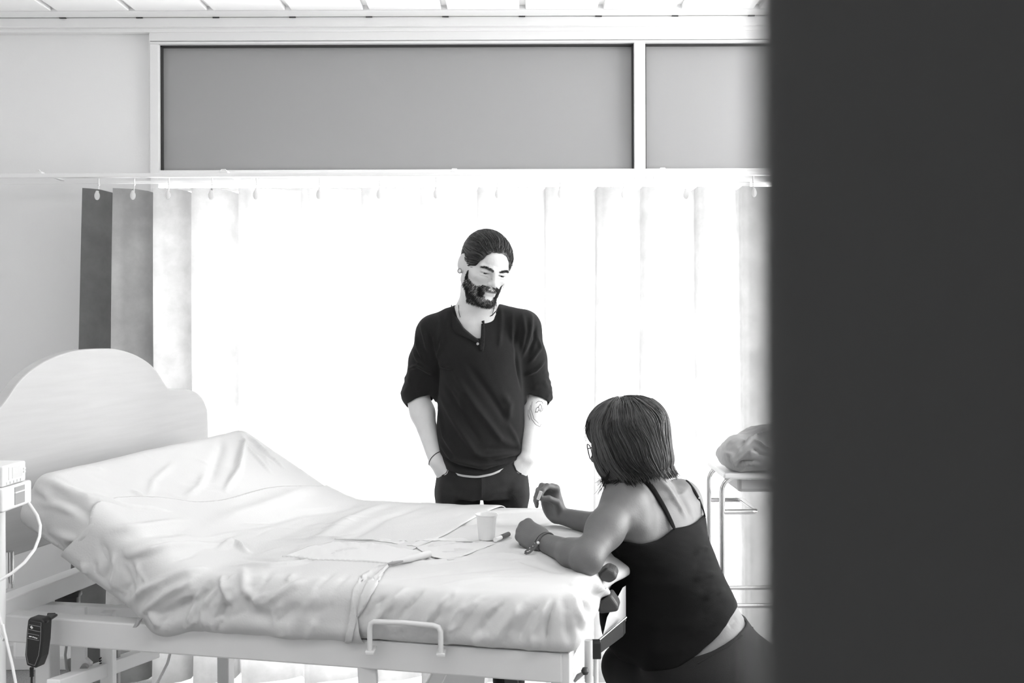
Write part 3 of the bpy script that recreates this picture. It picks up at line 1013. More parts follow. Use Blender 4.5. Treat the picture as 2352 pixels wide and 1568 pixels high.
FOOTF = [
    # bunched fabric on the near side of the foot section: (px polyline, height, width)
    ([(930, 1350), (880, 1400), (835, 1450)], 0.007, 0.012), ([(960, 1352), (930, 1400), (900, 1450)], -0.005, 0.014),
    ([(1030, 1365), (985, 1410), (960, 1460)], 0.005, 0.014), ([(1110, 1365), (1040, 1430), (1020, 1480)], 0.006, 0.012),
    ([(1165, 1368), (1110, 1430), (1080, 1485)], -0.006, 0.016), ([(1210, 1372), (1150, 1440), (1120, 1488)], 0.006, 0.014),
    ([(1240, 1376), (1200, 1440), (1180, 1490)], -0.006, 0.016), ([(1258, 1380), (1222, 1450), (1212, 1492)], 0.006, 0.010),
    ([(1290, 1370), (1300, 1420), (1305, 1480)], -0.005, 0.012), ([(1310, 1360), (1330, 1420), (1365, 1455)], 0.006, 0.012),
    ([(1330, 1350), (1350, 1400), (1372, 1440)], -0.008, 0.016), ([(1350, 1340), (1385, 1360), (1398, 1362)], 0.010, 0.014),
    ([(1300, 1340), (1340, 1360), (1380, 1372)], -0.004, 0.015), ([(1268, 1375), (1255, 1430), (1250, 1490)], -0.007, 0.008),
    # shallow drags on top
    ([(860, 1300), (980, 1292), (1120, 1275), (1240, 1280)], 0.004, 0.02), ([(900, 1330), (1040, 1312), (1200, 1302)], -0.003, 0.02),
    ([(1000, 1345), (1120, 1330), (1230, 1330)], 0.003, 0.018), ([(1180, 1260), (1240, 1275), (1290, 1300)], 0.004, 0.014),
    ([(1190, 1285), (1240, 1300), (1290, 1318)], -0.003, 0.014), ([(1000, 1255), (1060, 1248), (1160, 1248)], 0.003, 0.014),
    ([(1040, 1180), (1120, 1178), (1260, 1172)], 0.004, 0.03), ([(960, 1215), (1050, 1205), (1170, 1190)], -0.003, 0.02),
    ([(1240, 1220), (1300, 1225), (1340, 1230)], 0.003, 0.012),
]
fv, ff = grow(mattress_fn(0.006, back=False), LO, HI, 0.0045)
fv, ff = keep(fv, ff, lambda V: np.minimum(V[:, 2] - (0.704 + 0.006 * wavy(V, 5, 14)), 0.62 - to_uvz(V)[0]))


def creases(seed, n, x0, x1, y0f, y1f, dx, dy, amp, wd):
    """many small drag creases over a px band"""
    r = np.random.default_rng(seed); out = []
    for _ in range(n):
        x = r.uniform(x0, x1); y = r.uniform(y0f(x), y1f(x)); s = r.uniform(0.5, 1.2)
        a, b = x + dx * s + r.normal() * 10, y + dy * s + r.normal() * 6
        m = ((x + a) / 2 + r.normal() * 8, (y + b) / 2 + r.normal() * 6)
        out.append(([(x, y), m, (a, b)], r.choice((-0.8, 1)) * amp * r.uniform(0.5, 1.2), wd * r.uniform(0.7, 1.4)))
    return out


fv = folds(fv, ff, [(a, b * 1.7, w * 0.72) for a, b, w in FOOTF] + creases(3, 34, 850, 1260, lambda x: 1345 + 0.03 * (x - 850), lambda x: 1455 + 0.04 * (x - 850), -45, 55, 0.0052, 0.006) + creases(4, 22, 900, 1330, lambda x: 1200, lambda x: 1330, 120, -14, 0.0028, 0.009) + creases(6, 10, 1280, 1385, lambda x: 1350, lambda x: 1430, 20, 50, 0.004, 0.008))
fv = fv + vnormals(fv, ff) * (0.0022 * wavy(fv, 21, 22, (0.6, 1.4, 1.0)))[:, None]
fu_ = to_uvz(fv)[0]
fv = fv - vnormals(fv, ff) * (0.012 * np.clip((fu_ - 0.475) / 0.05, 0, 1) ** 2)[:, None]
fs_o = np_mesh('fitted_sheet', fv, ff, M_SHEET)
tag(fs_o, 'white cotton sheet stretched over the foot cushion where the woman leans her elbow', 'sheet')
solidify(fs_o, 0.0018)

BACKF = [
    ([(540, 945), (560, 1010), (545, 1080), (515, 1125)], 0.010, 0.012), ([(520, 950), (505, 1030), (480, 1105)], -0.005, 0.02),
    ([(560, 960), (620, 1010), (690, 1060)], 0.006, 0.010), ([(556, 985), (600, 1030), (650, 1072)], 0.006, 0.010),
    ([(552, 1010), (590, 1050), (620, 1085)], 0.005, 0.010), ([(590, 975), (650, 1025), (700, 1062)], -0.006, 0.010),
    ([(100, 1095), (200, 1140), (300, 1165), (420, 1180)], 0.009, 0.015), ([(70, 1130), (150, 1150), (240, 1185)], -0.007, 0.018),
    ([(60, 1100), (120, 1150), (180, 1175)], 0.006, 0.012), ([(300, 1120), (340, 1150), (330, 1170)], 0.004, 0.012),
    ([(400, 1060), (350, 1100), (340, 1140)], 0.003, 0.012), ([(120, 1220), (180, 1240), (210, 1205)], 0.006, 0.012),
    ([(80, 1200), (140, 1260), (190, 1240)], -0.006, 0.018), ([(470, 1085), (455, 1115), (425, 1138)], 0.004, 0.012),
    ([(20, 1030), (120, 1055), (240, 1075)], 0.003, 0.015),
]
bvv, bff = grow(mattress_fn(0.006, foot=False), LO, HI, 0.006)
bvv, bff = keep(bvv, bff, lambda V: np.minimum(((V - np.array(tuple(B(0.975, 0, 0.70)))) @ RT)[:, 2] - 0.010 - 0.004 * wavy(V, 8, 14), to_uvz(V)[0] - 0.86))
bvv = folds(bvv, bff, [(a, b * 1.5, w * 0.78) for a, b, w in BACKF] + creases(23, 16, 60, 250, lambda x: 1080, lambda x: 1200, 70, 30, 0.004, 0.009) + creases(24, 12, 540, 660, lambda x: 960, lambda x: 1040, 70, 50, 0.004, 0.007) + creases(25, 14, 60, 480, lambda x: 1020, lambda x: 1140, 90, 14, 0.0016, 0.010))
bvv = bvv + vnormals(bvv, bff) * (0.002 * wavy(bvv, 31, 18, (1, 1, 1.3)))[:, None]
bu_, bv_, _z = to_uvz(bvv)
bvv = bvv - vnormals(bvv, bff) * (0.012 * np.clip((1.10 - 0.22 * np.clip(bv_, 0, 1) - bu_) / 0.05, 0, 1) ** 2)[:, None]
bs_o = np_mesh('back_sheet', bvv, bff, M_SHEET)
tag(bs_o, 'white cotton sheet tented over the raised back section below the headboard', 'sheet')
solidify(bs_o, 0.0018)

DRAWF = [
    ([(470, 1300), (400, 1320), (330, 1350), (265, 1410)], 0.010, 0.013), ([(440, 1330), (380, 1360), (330, 1400), (300, 1425)], 0.009, 0.011),
    ([(500, 1330), (440, 1380), (350, 1420)], -0.009, 0.018), ([(460, 1345), (440, 1390), (428, 1440)], 0.008, 0.009),
    ([(480, 1355), (465, 1400), (470, 1450)], 0.008, 0.010), ([(500, 1345), (520, 1380), (500, 1440)], -0.007, 0.016),
    ([(505, 1320), (515, 1360), (530, 1385)], 0.010, 0.010), ([(555, 1300), (560, 1350), (600, 1390)], 0.007, 0.014),
    ([(600, 1385), (640, 1360), (700, 1330)], 0.006, 0.012), ([(560, 1400), (620, 1420), (700, 1390)], -0.006, 0.022),
    ([(260, 1265), (262, 1300), (250, 1370)], 0.008, 0.010), ([(230, 1240), (250, 1300), (225, 1360)], -0.005, 0.016),
    ([(190, 1290), (200, 1330), (240, 1380)], 0.004, 0.012), ([(290, 1270), (400, 1255), (530, 1245)], 0.009, 0.016),
    ([(500, 1260), (535, 1242), (565, 1268)], 0.010, 0.012), ([(450, 1250), (520, 1240), (560, 1250)], -0.004, 0.02),
    ([(540, 1295), (620, 1300), (700, 1290)], 0.006, 0.012), ([(560, 1280), (640, 1285), (720, 1275)], -0.004, 0.014),
    ([(260, 1230), (340, 1225), (440, 1215)], -0.004, 0.02), ([(250, 1210), (330, 1205), (430, 1190)], 0.005, 0.016),
    ([(480, 1200), (600, 1160), (740, 1110)], 0.006, 0.03), ([(560, 1210), (680, 1180), (820, 1160)], -0.004, 0.03),
    ([(700, 1255), (800, 1190), (900, 1150)], 0.005, 0.03), ([(780, 1250), (880, 1190), (970, 1160)], -0.004, 0.025),
    ([(620, 1240), (760, 1235), (900, 1245)], 0.004, 0.016), ([(340, 1400), (360, 1430), (350, 1450)], 0.006, 0.010),
    ([(620, 1310), (580, 1360), (560, 1400)], -0.005, 0.014), ([(740, 1330), (700, 1390), (690, 1450)], 0.004, 0.02),
]


def drawmask(V):
    u, v, z = to_uvz(V)
    hemz = np.maximum(0.668 + 0.012 * wavy(V, 3, 9, (1, 1, 0)), 0.680 + 0.61 * (u - 0.985))
    right = u - (0.445 - 0.10 * (v - 0.0) + 0.012 * np.sin(v * 9) + 0.015 * (z - 0.7) / 0.1)
    left = 1.135 - 0.22 * np.clip(v, 0, 1) - u + 0.02 * np.sin(v * 11) + 0.13 * np.clip((0.93 - z) / 0.12, 0, 1)
    return np.minimum(np.minimum(z - hemz, right), left)


dv, df = grow(mattress_fn(0.0115), LO, HI, 0.0045)
dv, df = keep(dv, df, drawmask)
dv = folds(dv, df, [(a, b * 1.6, w * 0.75) for a, b, w in DRAWF] + creases(13, 40, 240, 800, lambda x: 1300, lambda x: 1440, -42, 48, 0.0055, 0.0065) + creases(14, 26, 260, 860, lambda x: 1200, lambda x: 1290, 110, -20, 0.0036, 0.009) + creases(15, 14, 180, 320, lambda x: 1250, lambda x: 1360, 20, 60, 0.005, 0.007))
u_, v_, z_ = to_uvz(dv)
nrm = vnormals(dv, df)
dv = dv - nrm * (0.0058 * np.exp(-(np.clip(u_ - (0.445 - 0.10 * v_ + 0.012 * np.sin(v_ * 9)), 0, 1) / 0.02) ** 2) * (z_ > 0.80))[:, None]
flare = np.clip((0.74 - z_) / 0.08, 0, 1) * (v_ < 0.3) * (0.012 + 0.010 * wavy(dv, 41, 26, (1, 1, 0.2)))
dv = dv + nrm * (0.0024 * wavy(dv, 33, 20, (1, 1, 1.2)))[:, None] + np.array(tuple(-BV))[None] * flare[:, None]
ds_o = np_mesh('draw_sheet', dv, df, M_SHEET2)
tag(ds_o, 'wrinkled white draw sheet laid across the middle of the bed and hanging over its rail', 'sheet')
solidify(ds_o, 0.002)
BVB = bvh_of(np.concatenate([fv, dv, bvv]), np.concatenate([ff, df + len(fv), bff + len(fv) + len(dv)]))
# hem band along the draw sheet edge
hv, hf = patch(BVB, [(868, 1300), (893, 1296), (840, 1340), (826, 1372), (818, 1420), (806, 1470), (790, 1476), (802, 1400), (808, 1355), (830, 1320)], 0.004, 6)
ho = np_mesh('hem_band', hv, hf, M_SHEET2, ds_o, smooth=True); solidify(ho, 0.003, 1)


def on_bed(px, py):
    loc, nor = hit(BVB, px, py)
    return loc


def lay_sheet(name, poly, off, m, th, label=None, cat=None, parent=None, step=6):
    v, f = patch(BVB, poly, off, step)
    v = relax(v, f, 3)
    o = np_mesh(name, v, f, m, parent, smooth=True)
    solidify(o, th, 1)
    if label: tag(o, label, cat)
    return o


# folded pad on the bed, with its dark-tipped folded end, and a flat paper beside it
pad = lay_sheet('folded_pad', [(640, 1278), (700, 1252), (760, 1240), (860, 1243), (960, 1262), (985, 1272), (985, 1282), (960, 1290), (900, 1299), (820, 1292), (720, 1288)], 0.003, M_PAPER, 0.016, 'thin folded white pad lying on the draw sheet with its rounded end towards the cup', 'pad')
e0 = [on_bed(900, 1299), on_bed(940, 1290), on_bed(984, 1280)]
if all(e0):
    MB().tube([p + Vector((0, -0.002, 0.010)) for p in e0], [0.004, 0.009, 0.009], 12).build('rolled_end', M_PAPER, pad)
    MB().tube([e0[0] + Vector((-0.012, -0.002, 0.006)), e0[0] + Vector((0.0, -0.004, 0.008)), e0[0].lerp(e0[1], 0.6) + Vector((0, -0.006, 0.009))], [0.002, 0.005, 0.003], 10).build('dark_fold', M_GREYPL, pad)
lay_sheet('paper_sheet', [(760, 1238), (1090, 1246), (1180, 1236), (1040, 1290), (988, 1282), (950, 1258), (860, 1242)], 0.0025, M_PAPER, 0.001, 'flat crinkled white paper sheet spread between the pad and the cup', 'paper')

# cup
cb_ = on_bed(1116, 1240)
cup = tag(MB().lathe(cb_, [(0.0, 0.003), (0.0205, 0.003), (0.0215, 0.005), (0.026, 0.058), (0.0272, 0.0595), (0.0275, 0.066), (0.0295, 0.0665), (0.0300, 0.0695), (0.0285, 0.0695), (0.0262, 0.064), (0.0205, 0.008), (0.0, 0.007)], 40).build('drinking_cup', M_PLAST), 'white plastic drinking cup standing on the bed beside the seated woman', 'cup')
# marker pen
a_ = on_bed(1136, 1246) + Vector((0, 0, 0.008)); b_ = on_bed(1166, 1233) + Vector((0, 0, 0.008))
pen = empty('marker_pen', a_); tag(pen, 'short white marker pen with a dark printed end lying behind the cup', 'pen')
MB().tube([a_, a_.lerp(b_, 0.4)], 0.006, 14).build('barrel', M_PLAST, pen)
MB().tube([a_.lerp(b_, 0.4), b_], 0.0065, 14).build('cap', M_DKGREY, pen)

# ------------------------------------------------------------------ handset hanging on the rail
hs = empty('bed_control_handset', P(80, 1533, 2.45)); tag(hs, 'black bed control handset clipped over the bed rail', 'remote control')
d_ = 2.44
shape = [(66, 1414), (92, 1418), (98, 1424), (95, 1470), (90, 1505), (80, 1531), (58, 1524), (54, 1500), (57, 1455), (61, 1420)]
hsb = MB().prism([P(a, b, d_) for a, b in shape], (0.008, 0.028, 0)).build('handset_body', M_BLACK, hs)
bvm = hsb.modifiers.new('b', 'BEVEL'); bvm.width = 0.003; bvm.segments = 3; bvm.limit_method = 'ANGLE'
hook = MB().box(P(103, 1419, 2.465) + Vector((0, 0.01, 0)), (0.022, 0.06, 0.006), bev=0.002).box(P(103, 1426, 2.5) + Vector((0, 0.03, 0)), (0.02, 0.006, 0.03), bev=0.002)
hook.build('clip', M_BLACK, hs)


def outline(pts, d, r): return MB().tube([P(a, b, d) for a, b in pts], r, 6, closed=True)


for nm, y0 in (('button_frame', 1430), ('button_frame', 1450)):
    x0 = 64 if y0 == 1430 else 61
    outline([(x0, y0), (x0 + 26, y0 + 5), (x0 + 26, y0 + 17), (x0 - 1, y0 + 11)], d_ - 0.0006, 0.0005).build(nm, M_GREYPL, hs)
outline([(66, 1421), (92, 1426), (90, 1470), (86, 1500), (77, 1524), (62, 1519), (58, 1500), (60, 1455)], d_ - 0.0006, 0.0005).build('face_outline', M_GREYPL, hs)
MB().bar(P(68, 1434, d_ - 0.001), P(72, 1439, d_ - 0.001), 0.0012, 0.004).build('symbol', M_PLAST, hs)
mk = MB()
for i, (a, l) in enumerate(((64, 6), (72, 3), (76, 3), (80, 3))): mk.bar(P(a, 1457 + i * 1.4, d_ - 0.001), P(a + l, 1457.8 + i * 1.4, d_ - 0.001), 0.001, 0.0022)
mk.build('printed_symbol', M_PLAST, hs)
cd = [P(70, 1528 + i * 3, d_ + 0.014) for i in range(8)]
MB().tube(cd, [0.0045, 0.005] * 4, 10).tube([P(70, 1548, d_ + 0.014), P(69, 1600, d_ + 0.02), P(90, 1650, 2.55), P(160, 1660, 2.7)], 0.0025, 8).build('cord', M_BLACK, hs)

# ------------------------------------------------------------------ monitor on its stand at the near side of the bed
mon = empty('vital_signs_monitor', P(20, 1170, 2.33)); tag(mon, 'small white vital signs monitor with a bright screen beside the headboard', 'monitor')
A = P(5, 1067, 2.30); Bp = P(58, 1053, 2.40)
fx = (Bp - A); fx.z = 0; W_ = fx.length; fx.normalize(); fn_ = Vector((fx.y, -fx.x, 0)); fz = Vector((0, 0, 1))


def mface(s, z, off=0.0): return A + fx * (s * W_) + fz * z + fn_ * off


def mprism(name, s0, s1, z0, z1, o0, o1, m, bev=0.0, parent=mon):
    o = MB().prism([mface(s0, z0, o0), mface(s1, z0, o0), mface(s1, z1, o0), mface(s0, z1, o0)], fn_ * (o1 - o0)).build(name, m, parent)
    if bev:
        b = o.modifiers.new('b', 'BEVEL'); b.width = bev; b.segments = 3; b.limit_method = 'ANGLE'
    return o


mprism('upper_case', 0, 1.0, -0.046, 0.0, -0.16, 0.0, M_PLAST, 0.004)
mprism('lower_case', -0.12, 1.16, -0.100, -0.047, -0.16, 0.006, M_PLAST, 0.005)
mprism('screen_bezel', 0.24, 0.84, -0.034, -0.005, -0.002, 0.002, M_TRIM, 0.001)
mprism('screen', 0.36, 0.80, -0.032, -0.007, -0.001, 0.003, M_PAPER)
for i in range(5): mprism('button', 0.14 + i * 0.15, 0.23 + i * 0.15, -0.043, -0.037, -0.001, 0.0022, M_ENAMEL, 0.0006)
for i in range(2): mprism('side_button', 0.88, 0.97, -0.020 - i * 0.007, -0.015 - i * 0.007, -0.001, 0.002, M_ENAMEL, 0.0006)
mprism('printer_slot', 0.38, 0.82, -0.092, -0.052, -0.005, 0.0075, M_GREYPL, 0.001)
mprism('printer_rim', 0.38, 0.82, -0.066, -0.063, 0.0, 0.010, M_PLAST, 0.001)
MB().tube([mface(1.12, -0.085, -0.01), P(84, 1180, 2.38), P(91, 1203, 2.37), P(89, 1228, 2.36), P(78, 1257, 2.34), P(55, 1287, 2.32), P(25, 1312, 2.30), P(-15, 1335, 2.28)], 0.0035, 8).build('cable', M_PLAST, mon)
st = empty('monitor_stand', (-1.165, 2.40, 0)); tag(st, 'white pole stand carrying the small monitor beside the bed rail', 'stand')
sx, sy = -1.19, 2.42
MB().tube([(sx, sy, 0.07), (sx, sy, 0.985)], 0.014, 14).build('pole', M_ENAMELB, st)
MB().box((sx - 0.02, sy, 0.983), (0.09, 0.08, 0.008), bev=0.002).build('tray', M_ENAMELB, st)
for k in range(5):
    a = k * 2 * math.pi / 5 + 0.75
    lg = MB().tube([(sx, sy, 0.09), (sx + 0.24 * math.cos(a), sy + 0.24 * math.sin(a), 0.06)], [0.016, 0.011], 10).build('leg', M_ENAMELB, st)
    MB().lathe((sx + 0.24 * math.cos(a), sy + 0.24 * math.sin(a), 0.028), [(0.0, -0.027), (0.02, -0.022), (0.027, 0), (0.02, 0.022), (0.0, 0.027)], 14, (math.sin(a), -math.cos(a), 0)).build('caster', M_BLACK, lg)
MB().tube([P(-6, 1395, 2.36), P(3, 1440, 2.34), P(8, 1462, 2.33), P(6, 1466, 2.33), P(0, 1452, 2.34), P(-8, 1420, 2.36)], 0.003, 8).tube([P(4, 1430, 2.34), P(14, 1475, 2.32), P(25, 1520, 2.30), P(36, 1580, 2.28)], 0.0032, 8).build('hanging_cable', M_PLAST, st)

# ------------------------------------------------------------------ steel trolley at the window with a wrapped bundle
tro = empty('hospital_trolley', P(1720, 1400, 3.6) * 1.0); tro.location.z = 0
tag(tro, 'chrome tube trolley with a white tray standing by the curtain behind the woman', 'trolley')
yf, yb = 3.45, 3.68
xl = P(1657, 1200, yf).x; xr = xl + 0.62
zt_, zl = P(0, 1097, yf).z, P(0, 1392, yf).z
for y in (yf, yb):
    pts = [(xl, y, 0.09), (xl, y, zt_ - 0.045)]
    for k in range(1, 7):
        a = k / 6 * math.pi / 2
        pts.append((xl + 0.045 * (1 - math.cos(a)), y, zt_ - 0.045 + 0.045 * math.sin(a)))
    pts2 = [(2 * (xl + 0.31) - p[0], p[1], p[2]) for p in reversed(pts)]
    MB().tube(pts + pts2, 0.0095, 12).build('end_frame', M_CHROME, tro)
    MB().tube([(xl, y, zl), (xr, y, zl)], 0.0085, 12).build('lower_rail', M_CHROME, tro)
for x in (xl, xr):
    MB().tube([(x, yf, zl), (x, yb, zl)], 0.0085, 12).build('lower_rail', M_CHROME, tro)
zh = P(0, 1177, yf).z
xh = P(1738, 1177, yf).x
MB().tube([(xl, yf, zh), (xh - 0.02, yf, zh), (xh - 0.006, yf + 0.006, zh), (xh, yf + 0.02, zh), (xh, yb - 0.02, zh), (xh - 0.006, yb - 0.006, zh), (xh - 0.02, yb, zh), (xl, yb, zh)], 0.0085, 12).build('basket_rail', M_CHROME, tro)
ztr = P(0, 1083, yf).z
MB().box(((xl + xr) / 2 + 0.01, (yf + yb) / 2, ztr - 0.012), (xr - xl + 0.02, yb - yf + 0.06, 0.018), bev=0.006).build('tray_rim', M_PLAST, tro)
MB().box(((xl + xr) / 2 + 0.02, (yf + yb) / 2, ztr - 0.045), (xr - xl - 0.07, yb - yf - 0.02, 0.055), bev=0.012).build('tray', M_VINYL, tro)
for x in (xl, xr):
    for y in (yf, yb):
        MB().lathe((x, y, 0.045), [(0.0, -0.012), (0.04, -0.012), (0.045, 0), (0.04, 0.012), (0.0, 0.012)], 18, (0, 1, 0)).bar((x, y, 0.045), (x, y, 0.10), 0.02, 0.035).build('caster', M_GREYPL, tro)


def bundle_fn(Pt):
    f = Field(Pt, 0.05)
    c = P(1742, 1045, 3.50)
    f.ell((c.x, c.y, ztr + 0.052), (0.138, 0.135, 0.068), 0.0)
    f.ell((c.x + 0.05, c.y, ztr + 0.085), (0.11, 0.11, 0.065), 0.03)
    f.ell((c.x - 0.085, c.y - 0.04, ztr + 0.06), (0.05, 0.07, 0.055), 0.02)
    f.box((c.x, c.y, ztr - 0.047), (0.3, 0.3, 0.05), 0.0, 0.0, sub=True)
    return f.d


wv, wfc = grow(bundle_fn, (xl - 0.05, 3.35, ztr - 0.02), (xl + 0.5, 3.8, ztr + 0.25), 0.005)
wv = relax(wv, wfc, 1)
wv = folds(wv, wfc, [(p_, h_ * 1.5, w_ * 0.7) for p_, h_, w_ in [([(1680, 1060), (1700, 1030), (1740, 1000), (1775, 990)], 0.010, 0.008), ([(1685, 1050), (1715, 1012), (1760, 985)], -0.007, 0.010), ([(1685, 1078), (1690, 1060), (1720, 1042), (1745, 1040)], 0.010, 0.007),
                     ([(1690, 1070), (1705, 1062), (1735, 1058)], -0.010, 0.007), ([(1660, 1040), (1680, 1045), (1690, 1075)], 0.006, 0.008), ([(1725, 1030), (1745, 1045), (1770, 1050)], -0.008, 0.009), ([(1735, 1012), (1760, 1030), (1790, 1040)], 0.008, 0.010), ([(1700, 1078), (1712, 1066), (1745, 1066)], 0.008, 0.006)]])
wv = wv + vnormals(wv, wfc) * (0.013 * (0.35 - np.abs(wavy(wv, 77, 22, octaves=2))) + 0.004 * (0.3 - np.abs(wavy(wv, 78, 60))))[:, None]
tag(np_mesh('wrapped_bundle', wv, wfc, M_WRAP, smooth=True), 'crumpled plastic wrapped bundle lying on the trolley tray', 'bundle')

# ------------------------------------------------------------------ people: shared anatomy
def euler_R(*seq):
    R = np.eye(3)
    for ax, dg in seq: R = R @ rot(ax, dg)
    return R


def head_solids(f, male=True):
    """head in its own frame: x to picture right when facing the viewer, -y is the face, z up, metres"""
    f.ell((0, 0.014, 0.036), (0.073, 0.092, 0.080), 0.0)
    f.ell((0, -0.030, 0.030), (0.062, 0.058, 0.062), 0.03)                    # forehead
    f.ell((0, -0.022, -0.032), (0.059, 0.060, 0.074), 0.03)                   # mid face
    jw = 0.050 if male else 0.045
    for s in (-1, 1):
        f.cone((s * jw, 0.004, -0.058), (s * 0.016, -0.072, -0.098), 0.017, 0.017, 0.025)   # jaw line
        f.ell((s * 0.046, -0.050, -0.018), (0.020, 0.022, 0.018), 0.018)      # cheekbone
        f.cone((s * 0.060, 0.0, 0.02), (s * 0.056, 0.0, -0.05), 0.014, 0.012, 0.03)
    f.ell((0, -0.078, -0.098), (0.020, 0.016, 0.016), 0.018)                  # chin
    for s in (-1, 1):
        f.ell((s * 0.032, -0.094, 0.000), (0.0185, 0.018, 0.0135), 0.014, sub=True)   # eye sockets
    for s in (-1, 1):
        f.cone((s * 0.011, -0.0865, 0.0125), (s * 0.046, -0.0725, 0.0165), 0.0085 if male else 0.006, 0.0075, 0.010)   # brow ridge
        f.ball((s * 0.0325, -0.0700, 0.000), 0.0145, 0.003)                   # closed-down lids over the eyeball
        f.cone((s * 0.020, -0.0835, 0.0035), (s * 0.046, -0.0765, 0.0025), 0.0042, 0.0036, 0.005)
        f.cone((s * 0.020, -0.0815, -0.0105), (s * 0.045, -0.0750, -0.0095), 0.0028, 0.0026, 0.006)
        f.cone((s * 0.0195, -0.0845, -0.0042), (s * 0.0455, -0.0790, -0.0036), 0.0023, 0.0020, 0.0015, sub=True)      # lid line
    # nose
    f.cone((0, -0.083, 0.014), (0, -0.107, -0.026), 0.0075, 0.0085, 0.010)
    f.ball((0, -0.1085, -0.031), 0.0098, 0.008)
    for s in (-1, 1):
        f.ell((s * 0.0125, -0.098, -0.034), (0.0075, 0.010, 0.0075), 0.005)
        f.ell((s * 0.0065, -0.104, -0.0415), (0.0035, 0.005, 0.004), 0.002, sub=True)
    # mouth
    f.ell((0, -0.084, -0.064), (0.030, 0.014, 0.024), 0.012)
    f.cone((-0.010, -0.0965, -0.0565), (-0.024, -0.086, -0.0615), 0.0045, 0.0025, 0.005)
    f.cone((0.010, -0.0965, -0.0565), (0.024, -0.086, -0.0615), 0.0045, 0.0025, 0.005)
    f.cone((-0.010, -0.0965, -0.0565), (0.010, -0.0965, -0.0565), 0.0045, 0.0045, 0.004)
    f.cone((-0.012, -0.095, -0.0685), (0.012, -0.095, -0.0685), 0.0055, 0.0055, 0.006)
    f.cone((-0.024, -0.0885, -0.0625), (0.024, -0.0885, -0.0625), 0.0016, 0.0016, 0.002, sub=True)
    f.cone((-0.014, -0.1005, -0.0622), (0.014, -0.1005, -0.0622), 0.0022, 0.0022, 0.002, sub=True)
    # ears
    for s in (-1, 1):
        Re = rot('Z', -s * 28)
        f.ell((s * 0.083, 0.012, 0.000), (0.0065, 0.020, 0.032), 0.005, R=Re)
        f.ell((s * 0.0885, 0.003, 0.004), (0.0085, 0.0105, 0.020), 0.003, sub=True, R=Re)
        f.ell((s * 0.082, 0.004, -0.028), (0.005, 0.009, 0.010), 0.005)
        f.cone((s * 0.074, 0.014, 0.0), (s * 0.066, 0.014, 0.0), 0.014, 0.018, 0.008)
    return f


def hand_solids(f, wrist, X, Z, left, curls, thumb, size=1.0, spread=1.0):
    """palm and five fingers. X points to the fingers, Z out of the back of the hand; curls: per finger (mcp, pip, dip) degrees"""
    X = np.array(X, float); X /= np.linalg.norm(X)
    Z = np.array(Z, float); Z -= X * (Z @ X); Z /= np.linalg.norm(Z)
    Y = np.cross(X, Z) if left else np.cross(Z, X)
    M = np.stack([X, Y, Z], 1); w = np.array(wrist, float)
    g = lambda p: w + M @ (np.array(p) * size)
    f.frame()
    kn = [(0.084, 0.028 * spread, 0.002), (0.088, 0.009 * spread, 0.005), (0.083, -0.010 * spread, 0.003), (0.074, -0.027 * spread, -0.001)]
    for i, k in enumerate(kn):
        f.cone(g((-0.005, k[1] * 0.55, 0)), g(k), 0.016 * size, (0.0125, 0.0125, 0.012, 0.011)[i] * size, 0.012)
    f.ell(g((0.045, -0.002, -0.004)), np.array((0.042, 0.034, 0.014)) * size, 0.010, R=M)
    f.ell(g((0.03, 0.024, -0.010)), np.array((0.030, 0.017, 0.015)) * size, 0.012, R=M)
    f.ell(g((0.03, -0.026, -0.010)), np.array((0.034, 0.012, 0.014)) * size, 0.012, R=M)
    LN = [(0.041, 0.025, 0.020), (0.045, 0.028, 0.021), (0.041, 0.026, 0.021), (0.032, 0.020, 0.019)]
    RR = [(0.0100, 0.0088, 0.0080, 0.0068), (0.0102, 0.0090, 0.0082, 0.0070), (0.0098, 0.0086, 0.0078, 0.0066), (0.0086, 0.0076, 0.0070, 0.0060)]
    tips = []
    for i in range(4):
        p = np.array(kn[i]); ang = 0.0
        side = (0.10, 0.02, -0.06, -0.14)[i] * spread
        for j in range(3):
            ang += math.radians(curls[i][j])
            d = np.array((math.cos(ang) * math.cos(side), math.sin(side) * max(0.2, math.cos(ang)), -math.sin(ang)))
            q = p + d * LN[i][j]
            f.cone(g(p), g(q), RR[i][j] * size, RR[i][j + 1] * size, 0.0035 if j else 0.007)
            p = q
        tips.append(g(p))
    c0 = np.array((0.018, 0.022, -0.010))
    for j, (q, ra, rb) in enumerate(zip(thumb, (0.0155, 0.0115, 0.0098), (0.0118, 0.0100, 0.0075))):
        q = np.array(q); f.cone(g(c0), g(q), ra * size, rb * size, 0.008 if j == 0 else 0.003); c0 = q
    return g, tips, g(c0)


def locals_(V, R, c, s=1.0):
    return ((V - np.asarray(c)) @ np.asarray(R)) / s


# ------------------------------------------------------------------ the standing man
MD = 3.43
man_o = Vector((-0.10, 3.45, 0.0))
MHC = np.array(tuple(P(1115, 613, 3.395)))
MHR = euler_R(('Z', 24), ('X', 19), ('Y', 9))
MHS = 0.935
sh_l, sh_r = np.array(tuple(P(998, 766, 3.45))), np.array(tuple(P(1200, 756, 3.45)))
el_l, el_r = np.array(tuple(P(958, 905, 3.50))), np.array(tuple(P(1231, 905, 3.50)))
wr_l, wr_r = np.array(tuple(P(1001, 1056, 3.405))), np.array(tuple(P(1211, 1050, 3.405)))


